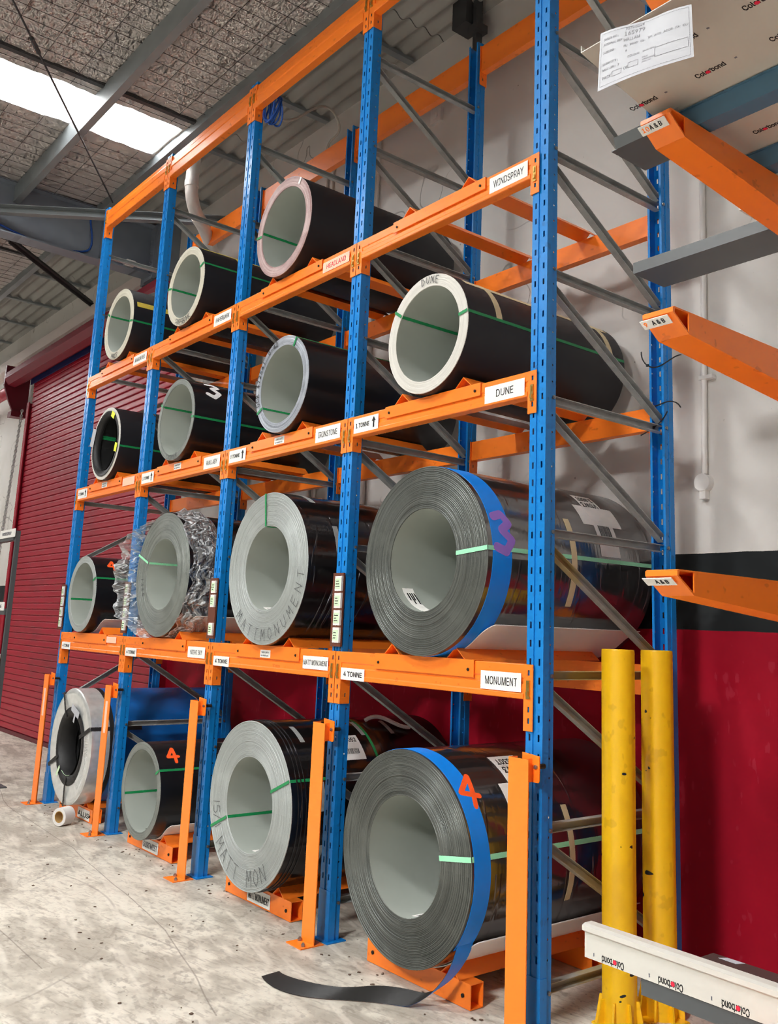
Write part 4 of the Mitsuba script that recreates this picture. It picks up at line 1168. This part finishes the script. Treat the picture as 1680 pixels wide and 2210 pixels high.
def logo(h=0.019, w=0.088):
    m = meshkit.text_mesh('Colorbond', h, 0.0006, True); v = m.vertices
    v[:, 0] *= w / v[:, 0].max()
    dot = trimesh.creation.cylinder(radius=h * 0.36, height=0.001, sections=14); dot.apply_translation((w * 0.415, h * 0.34, 0.0004))
    return m, dot


# beige sheet, seen from below
s = thing('flat_sheet', 'beige flat steel sheet with printed logos lying on the top arms, seen from below', 'steel sheet')
obj('sheet', prism_z([(1.288, -1.221), (3.9, -1.221), (3.9, 0.12), (1.10, 0.12)], 3.045, 3.0475), 'm_beige_sheet', s)
lip = bar((1.288, -1.221, 3.06), (1.262, -1.04, 3.062), 0.002, 0.03)
obj('turned_edge', cat(bar((1.289, -1.221, 3.056), (1.105, 0.11, 3.056), 0.002, 0.018)), 'm_cream_sheet', s)
lt, dots, ticks = [], [], []
for r_, (y, xo) in enumerate(((-1.06, 1.661), (-0.905, 1.427), (-0.70, 1.52), (-0.54, 1.381), (-0.3, 1.49))):
    for q in range(-2, 6):
        xa = xo + q * 0.2155
        if xa < 1.20 - (y + 0.9) * 0.14 or xa > 2.6: continue
        m, d = logo()
        for mm, lst in ((m, lt), (d, dots)):
            v = mm.vertices
            lst.append(trimesh.Trimesh(np.stack([xa + v[:, 0], y - v[:, 1], 3.0447 - v[:, 2]], 1), mm.faces, process=False))
        ticks.append(box(xa + 0.117, xa + 0.124, y - 0.012, y - 0.006, 3.0443, 3.0449))
obj('print', cat(*lt), 'm_ink', s); obj('print', cat(*dots), 'm_red_ink', s); obj('print', cat(*ticks), 'm_grey_ink', s)
# folded flashings resting on the arms
for x0, y, lab in ((1.29, -0.81, 'front blue grey hat section under the beige sheet'), (1.28, -0.455, 'rear blue grey hat section under the beige sheet')):
    k = obj('folded_flashing', prism_x([(y, 3.042), (y + 0.012, 3.044), (y + 0.02, 2.99), (y + 0.075, 2.99), (y + 0.083, 3.044), (y + 0.10, 3.042), (y + 0.10, 3.040), (y + 0.085, 3.041), (y + 0.078, 2.987), (y + 0.018, 2.987), (y + 0.010, 3.041), (y, 3.040)], x0, 3.9), 'm_blue_sheet')
    tag(k, lab, 'metal flashing')
k = obj('angle_flashing', cat(box(1.095, 1.34, -0.855, -0.69, 2.982, 2.9845), prism_x([(-0.857, 2.982), (-0.855, 2.982), (-0.87, 3.012), (-0.872, 3.012)], 1.115, 1.34)), 'm_charcoal_sheet')
tag(k, 'charcoal angle flashing poking out left under the upper labelled arm', 'metal flashing')
k = obj('tray_flashing', cat(box(0.55, 3.9, -0.035, 0.17, 2.984, 2.987), box(0.55, 3.9, -0.035, -0.032, 2.987, 3.03), box(0.55, 3.9, 0.167, 0.17, 2.987, 3.03)), 'm_charcoal_sheet')
tag(k, 'long charcoal folded tray sticking out left between the upper two labelled arms', 'metal flashing')
k = obj('cover_flashing', cat(box(1.14, 3.9, -0.235, -0.13, 2.9855, 2.988), box(1.14, 3.9, -0.235, -0.232, 2.988, 3.012)), 'm_cream_sheet')
tag(k, 'short pale flashing end just left of the upper arm, above the charcoal tray', 'metal flashing')
# order sheet hanging from the beige sheet
op = thing('order_sheet', 'white printed order sheet number 165979 hanging from the edge of the beige sheet', 'paper')
TL, TR, BL, BR = (np.array(v) for v in ((1.357, -1.226, 3.063), (1.624, -1.226, 3.0), (1.352, -1.232, 2.90), (1.62, -1.215, 2.872)))
def on_paper(u, v):
    u, v = np.asarray(u)[:, None], np.asarray(v)[:, None]
    p = (1 - u) * (1 - v) * BL + u * (1 - v) * BR + (1 - u) * v * TL + u * v * TR
    p[:, 1] -= 0.010 * np.sin(np.pi * u[:, 0]) * (1 - v[:, 0]) + 0.004 * np.sin(3 * np.pi * u[:, 0]) * v[:, 0]
    return p
g = np.linspace(0, 1, 21); U, Vv = np.meshgrid(g, g, indexing='ij'); pts = on_paper(U.ravel(), Vv.ravel())
i, j = np.meshgrid(np.arange(20), np.arange(20), indexing='ij'); a = i * 21 + j
f = np.stack([a, a + 21, a + 22, a + 1], -1).reshape(-1, 4)
obj('page', trimesh.Trimesh(pts, np.vstack([f[:, [0, 1, 2]], f[:, [0, 2, 3]]]), process=False), 'm_paper', op, True)
LINES = [('73760449', .30, .905, .045, .20), ('165979', .29, .80, .075, .22), ('HALLAM', .29, .70, .055, .17), ('ORDER NO :', .05, .83, .04, .18), ('INTERNAL REF :', .05, .735, .04, .24), ('SUBURB :', .05, .60, .04, .15), ('FL:  RWG:  CL:', .29, .60, .04, .23), ('SP:  ACC:  ACDS:  FA:  GU:', .55, .62, .04, .42),
         ('6', .31, .51, .04, .02), ('QUANTITY :', .05, .40, .04, .18), ('COLOUR:', .34, .385, .04, .13), ('Shale Grey', .50, .40, .03, .14), ('MAX LEN :  2', .05, .30, .04, .20), ('PACK', .05, .155, .05, .11), ('OF', .30, .19, .05, .05), ('PROD', .50, .285, .025, .06), ('VERIFICATION', .50, .24, .025, .14), ('SIGN OFF:', .50, .195, .025, .10)]
tp = []
for t, u, v, h, w in LINES:
    m = meshkit.text_mesh(t, 1.0, 0.001, False); q = m.vertices
    uu = u + q[:, 0] / q[:, 0].max() * w; vv = v + q[:, 1] * h
    p = on_paper(uu, vv); p[:, 1] -= 0.0008
    tp.append(trimesh.Trimesh(p, m.faces, process=False))
def frame(u0, u1, v0, v1, e=0.006):
    out = []
    for (a, b, cc, d) in ((u0, u1, v0, v0 + e), (u0, u1, v1 - e, v1), (u0, u0 + e * .6, v0, v1), (u1 - e * .6, u1, v0, v1)):
        n = 12; us = np.linspace(a, b, n)
        A_, B_ = on_paper(us, np.full(n, cc)), on_paper(us, np.full(n, d)); A_[:, 1] -= 0.0008; B_[:, 1] -= 0.0008
        out.append(ribbon(A_, B_))
    return out
tp += frame(.17, .28, .15, .24) + frame(.35, .46, .19, .29) + frame(.63, .96, .22, .40) + frame(.025, .975, .05, .96, .004)
obj('print', cat(*tp), 'm_grey_ink', op)

# lower flashings
s = thing('cream_flashing', 'cream folded flashing with upside-down logos in front of the bollards', 'metal flashing')
obj('sheet', prism_x([(-0.502, 0.588), (-0.5, 0.588), (-0.5, 0.662), (-0.512, 0.669), (-0.512, 0.680), (-0.50, 0.684), (-0.47, 0.684), (-0.47, 0.686), (-0.502, 0.686), (-0.515, 0.681), (-0.515, 0.667), (-0.502, 0.660)], 0.70, 3.9), 'm_cream_sheet', s)
lt, dots, tk = [], [], []
for q in range(6):
    xa = 0.850 + q * 0.2035
    m, d = logo(0.019, 0.083)
    for mm, lst in ((m, lt), (d, dots)):
        v = mm.vertices
        lst.append(trimesh.Trimesh(np.stack([xa - v[:, 0], -0.5022 - v[:, 2], 0.609 - v[:, 1]], 1), mm.faces, process=False))
    tk.append(box(xa - 0.116, xa - 0.112, -0.5026, -0.5021, 0.598, 0.608))
obj('print', cat(*lt), 'm_ink', s); obj('print', cat(*dots), 'm_red_ink', s); obj('print', cat(*tk), 'm_grey_ink', s)
k = obj('charcoal_flashing', cat(prism_x([(-0.495, 0.54), (-0.492, 0.54), (-0.492, 0.583), (-0.38, 0.583), (-0.38, 0.5855), (-0.495, 0.5855)], 0.905, 3.9), box(0.905, 3.9, -0.383, -0.38, 0.54, 0.583)), 'm_charcoal_sheet')
tag(k, 'charcoal folded flashing lying under the cream one', 'metal flashing')
k = thing('capping', 'dark brown folded capping with white sticker at the lower right, by the red wall', 'metal flashing')
obj('sheet', prism_x([(-0.135, 0.535), (-0.05, 0.535), (-0.05, 0.562), (-0.135, 0.562)], 0.855, 3.9), 'm_dark_sheet', k)
obj('sticker', prism_z([(0.893, -0.080), (0.911, -0.054), (0.972, -0.054), (0.956, -0.083)], 0.5622, 0.5630), 'm_paper', k, label='white sticker')

# ------------------------------------------------------------------ loose things
tr = thing('stretch_wrap_roll', 'small roll of white stretch wrap lying on the floor before the zinc edged coil', 'plastic roll')
d = np.array([0.45, -0.89, 0]); o = np.array([-4.70, -0.17, 0.068])
def along(m):
    s_ = np.cross(d, [0, 0, 1]); Mx = np.eye(4); Mx[:3, 0], Mx[:3, 1], Mx[:3, 2], Mx[:3, 3] = s_, [0, 0, 1], d, o
    m.apply_transform(Mx); return m
an = trimesh.creation.annulus(0.042, 0.066, 0.10, sections=40); obj('wrap', along(an), 'm_pvc', tr, 40)
an = trimesh.creation.annulus(0.038, 0.042, 0.104, sections=40); obj('core', along(an), 'm_cardboard', tr, 40)
obj('tail', tube(spline([o + [-0.06, 0.02, -0.02], o + [-0.09, 0.03, -0.03], o + [-0.11, 0.06, -0.06]], 10), 0.012, 8), 'm_pvc', tr, 40)
k = thing('carton', 'brown cardboard carton behind the third post on the floor', 'box')
obj('body', box(-2.835, -2.555, 0.30, 0.62, 0.0, 0.24), 'm_cardboard', k)
obj('flap', cat(box(-2.835, -2.70, 0.295, 0.62, 0.24, 0.243), box(-2.69, -2.555, 0.295, 0.62, 0.24, 0.243)), 'm_cardboard', k)
obj('print', cat(*[box(-2.80, -2.80 + w, 0.2985, 0.2999, 0.15 - q * 0.022, 0.158 - q * 0.022) for q, w in enumerate((0.16, 0.2, 0.12, 0.18, 0.15))]), 'm_brown_board', k)
k = thing('timber_block', 'small stack of timber offcuts on the floor behind the far left post', 'timber')
for q in range(3):
    obj('plank', box(-6.35, -5.9, 0.55, 0.75, 0.02 + q * 0.09, 0.09 + q * 0.09), 'm_cardboard', k)
obj('bearer', cat(box(-6.3, -6.25, 0.55, 0.75, 0, 0.02), box(-6.0, -5.95, 0.55, 0.75, 0, 0.02)), 'm_cardboard', k)
# coil of blue cable hanging on the third post top, pale hose
cb = thing('cable_coil', 'bundle of blue cable hung at the top of the third rack upright', 'cable')
rng = np.random.default_rng(5)
for q in range(7):
    a = np.linspace(0, 2 * np.pi, 40)
    rx, rz = 0.075 + rng.uniform(-0.012, 0.012), 0.10 + rng.uniform(-0.015, 0.015)
    pts = np.stack([-2.715 + rx * np.cos(a) + rng.uniform(-.01, .01), 0.10 + 0.03 * np.sin(a + q) + rng.uniform(-.02, .02), 5.215 + rz * np.sin(a)], 1)
    obj('loop', tube(pts, 0.007, 6), 'm_cable_blue', cb)
k = obj('flexible_hose', tube(spline([(-2.70, 0.14, 5.17), (-2.757, 0.2, 5.197), (-2.919, 0.45, 5.40), (-3.072, 0.75, 5.673), (-3.202, 0.95, 5.73), (-3.289, 1.05, 5.702), (-3.50, 1.13, 5.72), (-3.70, 1.21, 5.70)], 60), 0.011, 8), 'm_hose')
tag(k, 'pale flexible hose looping from the blue cable bundle to the wall', 'hose')
# cable ties on the rear right post
for q, (z, pts, lab) in enumerate(((2.90, [(-0.09, .87, .10), (-0.05, .868, 0.02), (0.0, .866, 0.0), (0.06, .866, .012), (0.15, .868, .035)], 'topmost black cable tie on the rear right post'),
                              (2.70, [(-0.075, .868, .06), (-0.05, .866, .01), (0.0, .865, 0.0), (0.07, .866, .01), (0.12, .868, -0.005), (0.14, .87, -.03)], 'middle black cable tie on the rear right post'),
                              (2.60, [(-0.06, .82, -.05), (-0.01, .86, -0.01), (0.02, .864, 0.01), (0.07, .86, .06)], 'lowest black cable tie on the rear right post'))):
    t = thing('cable_tie', lab, 'cable tie', )
    P = np.array(pts) + [0.0, 0, z]
    obj('strap', tube(spline(P, 24), 0.0032, 6), 'm_black_tie', t)
    obj('head', box(P[1][0] - .006, P[1][0] + .006, P[1][1] - .006, P[1][1] + .004, P[1][2] - .006, P[1][2] + .006), 'm_black_tie', t)
# stand at the far left edge
st = thing('sign_stand', 'dark steel rack end post with white name plates at the far left edge', 'rack post')
obj('post', cat(box(-6.605, -6.57, -0.22, -0.18, 0, 2.36), box(-6.72, -6.5, -0.34, -0.06, 0, 0.01)), 'm_grey_post', st)
for z in (2.33, 1.62):
    obj('arm', box(-7.6, -6.62, -0.23, -0.17, z - 0.06, z), 'm_grey_post', st)
for x0, x1, z0, z1, t in ((-7.05, -6.56, 2.30, 2.38, 'WINDSPRAY'), (-7.1, -6.64, 1.60, 1.68, 'SHALE')):
    obj('name_plate', box(x0, x1, -0.236, -0.231, z0, z1), 'm_card', st, label='white name plate')
    obj('lettering', face_text(t, 0.03, x0 + 0.08, -0.237, z0 + 0.025, True, 0.3), 'm_grey_ink', st)
obj('name_plate', box(-6.66, -6.58, -0.236, -0.231, 0.9, 1.2), 'm_card', st, label='white name plate')
m = face_text('GALV 0.75', 0.03, 0, 0, 0, True, 0.22); v = m.vertices.copy(); m.vertices = np.stack([-6.61 - v[:, 2], -0.237 + 0 * v[:, 1] + v[:, 1], v[:, 0] + 0.94], 1)
obj('lettering', m, 'm_grey_ink', st)
# crumbs of dirt on the floor
rng = np.random.default_rng(21); bits = []
for q in range(110):
    if q < 60:
        i = rng.integers(0, 4); x = [-4.982, -3.573, -2.12, -0.715][i] + rng.uniform(-0.55, 0.5); y = rng.uniform(-0.16, 0.02)
    else:
        x, y = rng.uniform(-5, 0.3), rng.uniform(-1.3, -0.15)
    s = rng.uniform(0.004, 0.013)
    m = trimesh.creation.icosphere(subdivisions=0, radius=1.0); m.apply_scale((s, s * rng.uniform(0.4, 1), 0.0022))
    m.apply_transform(trimesh.transformations.rotation_matrix(rng.uniform(0, 6.28), (0, 0, 1))); m.apply_translation((x, y, 0.0022)); bits.append(m)
k = obj('floor_debris', cat(*bits), 'm_dirt', None, kind='stuff')
labels[k].update({'label': 'scattered dark flakes of dirt on the concrete floor before the rack', 'category': 'debris'})
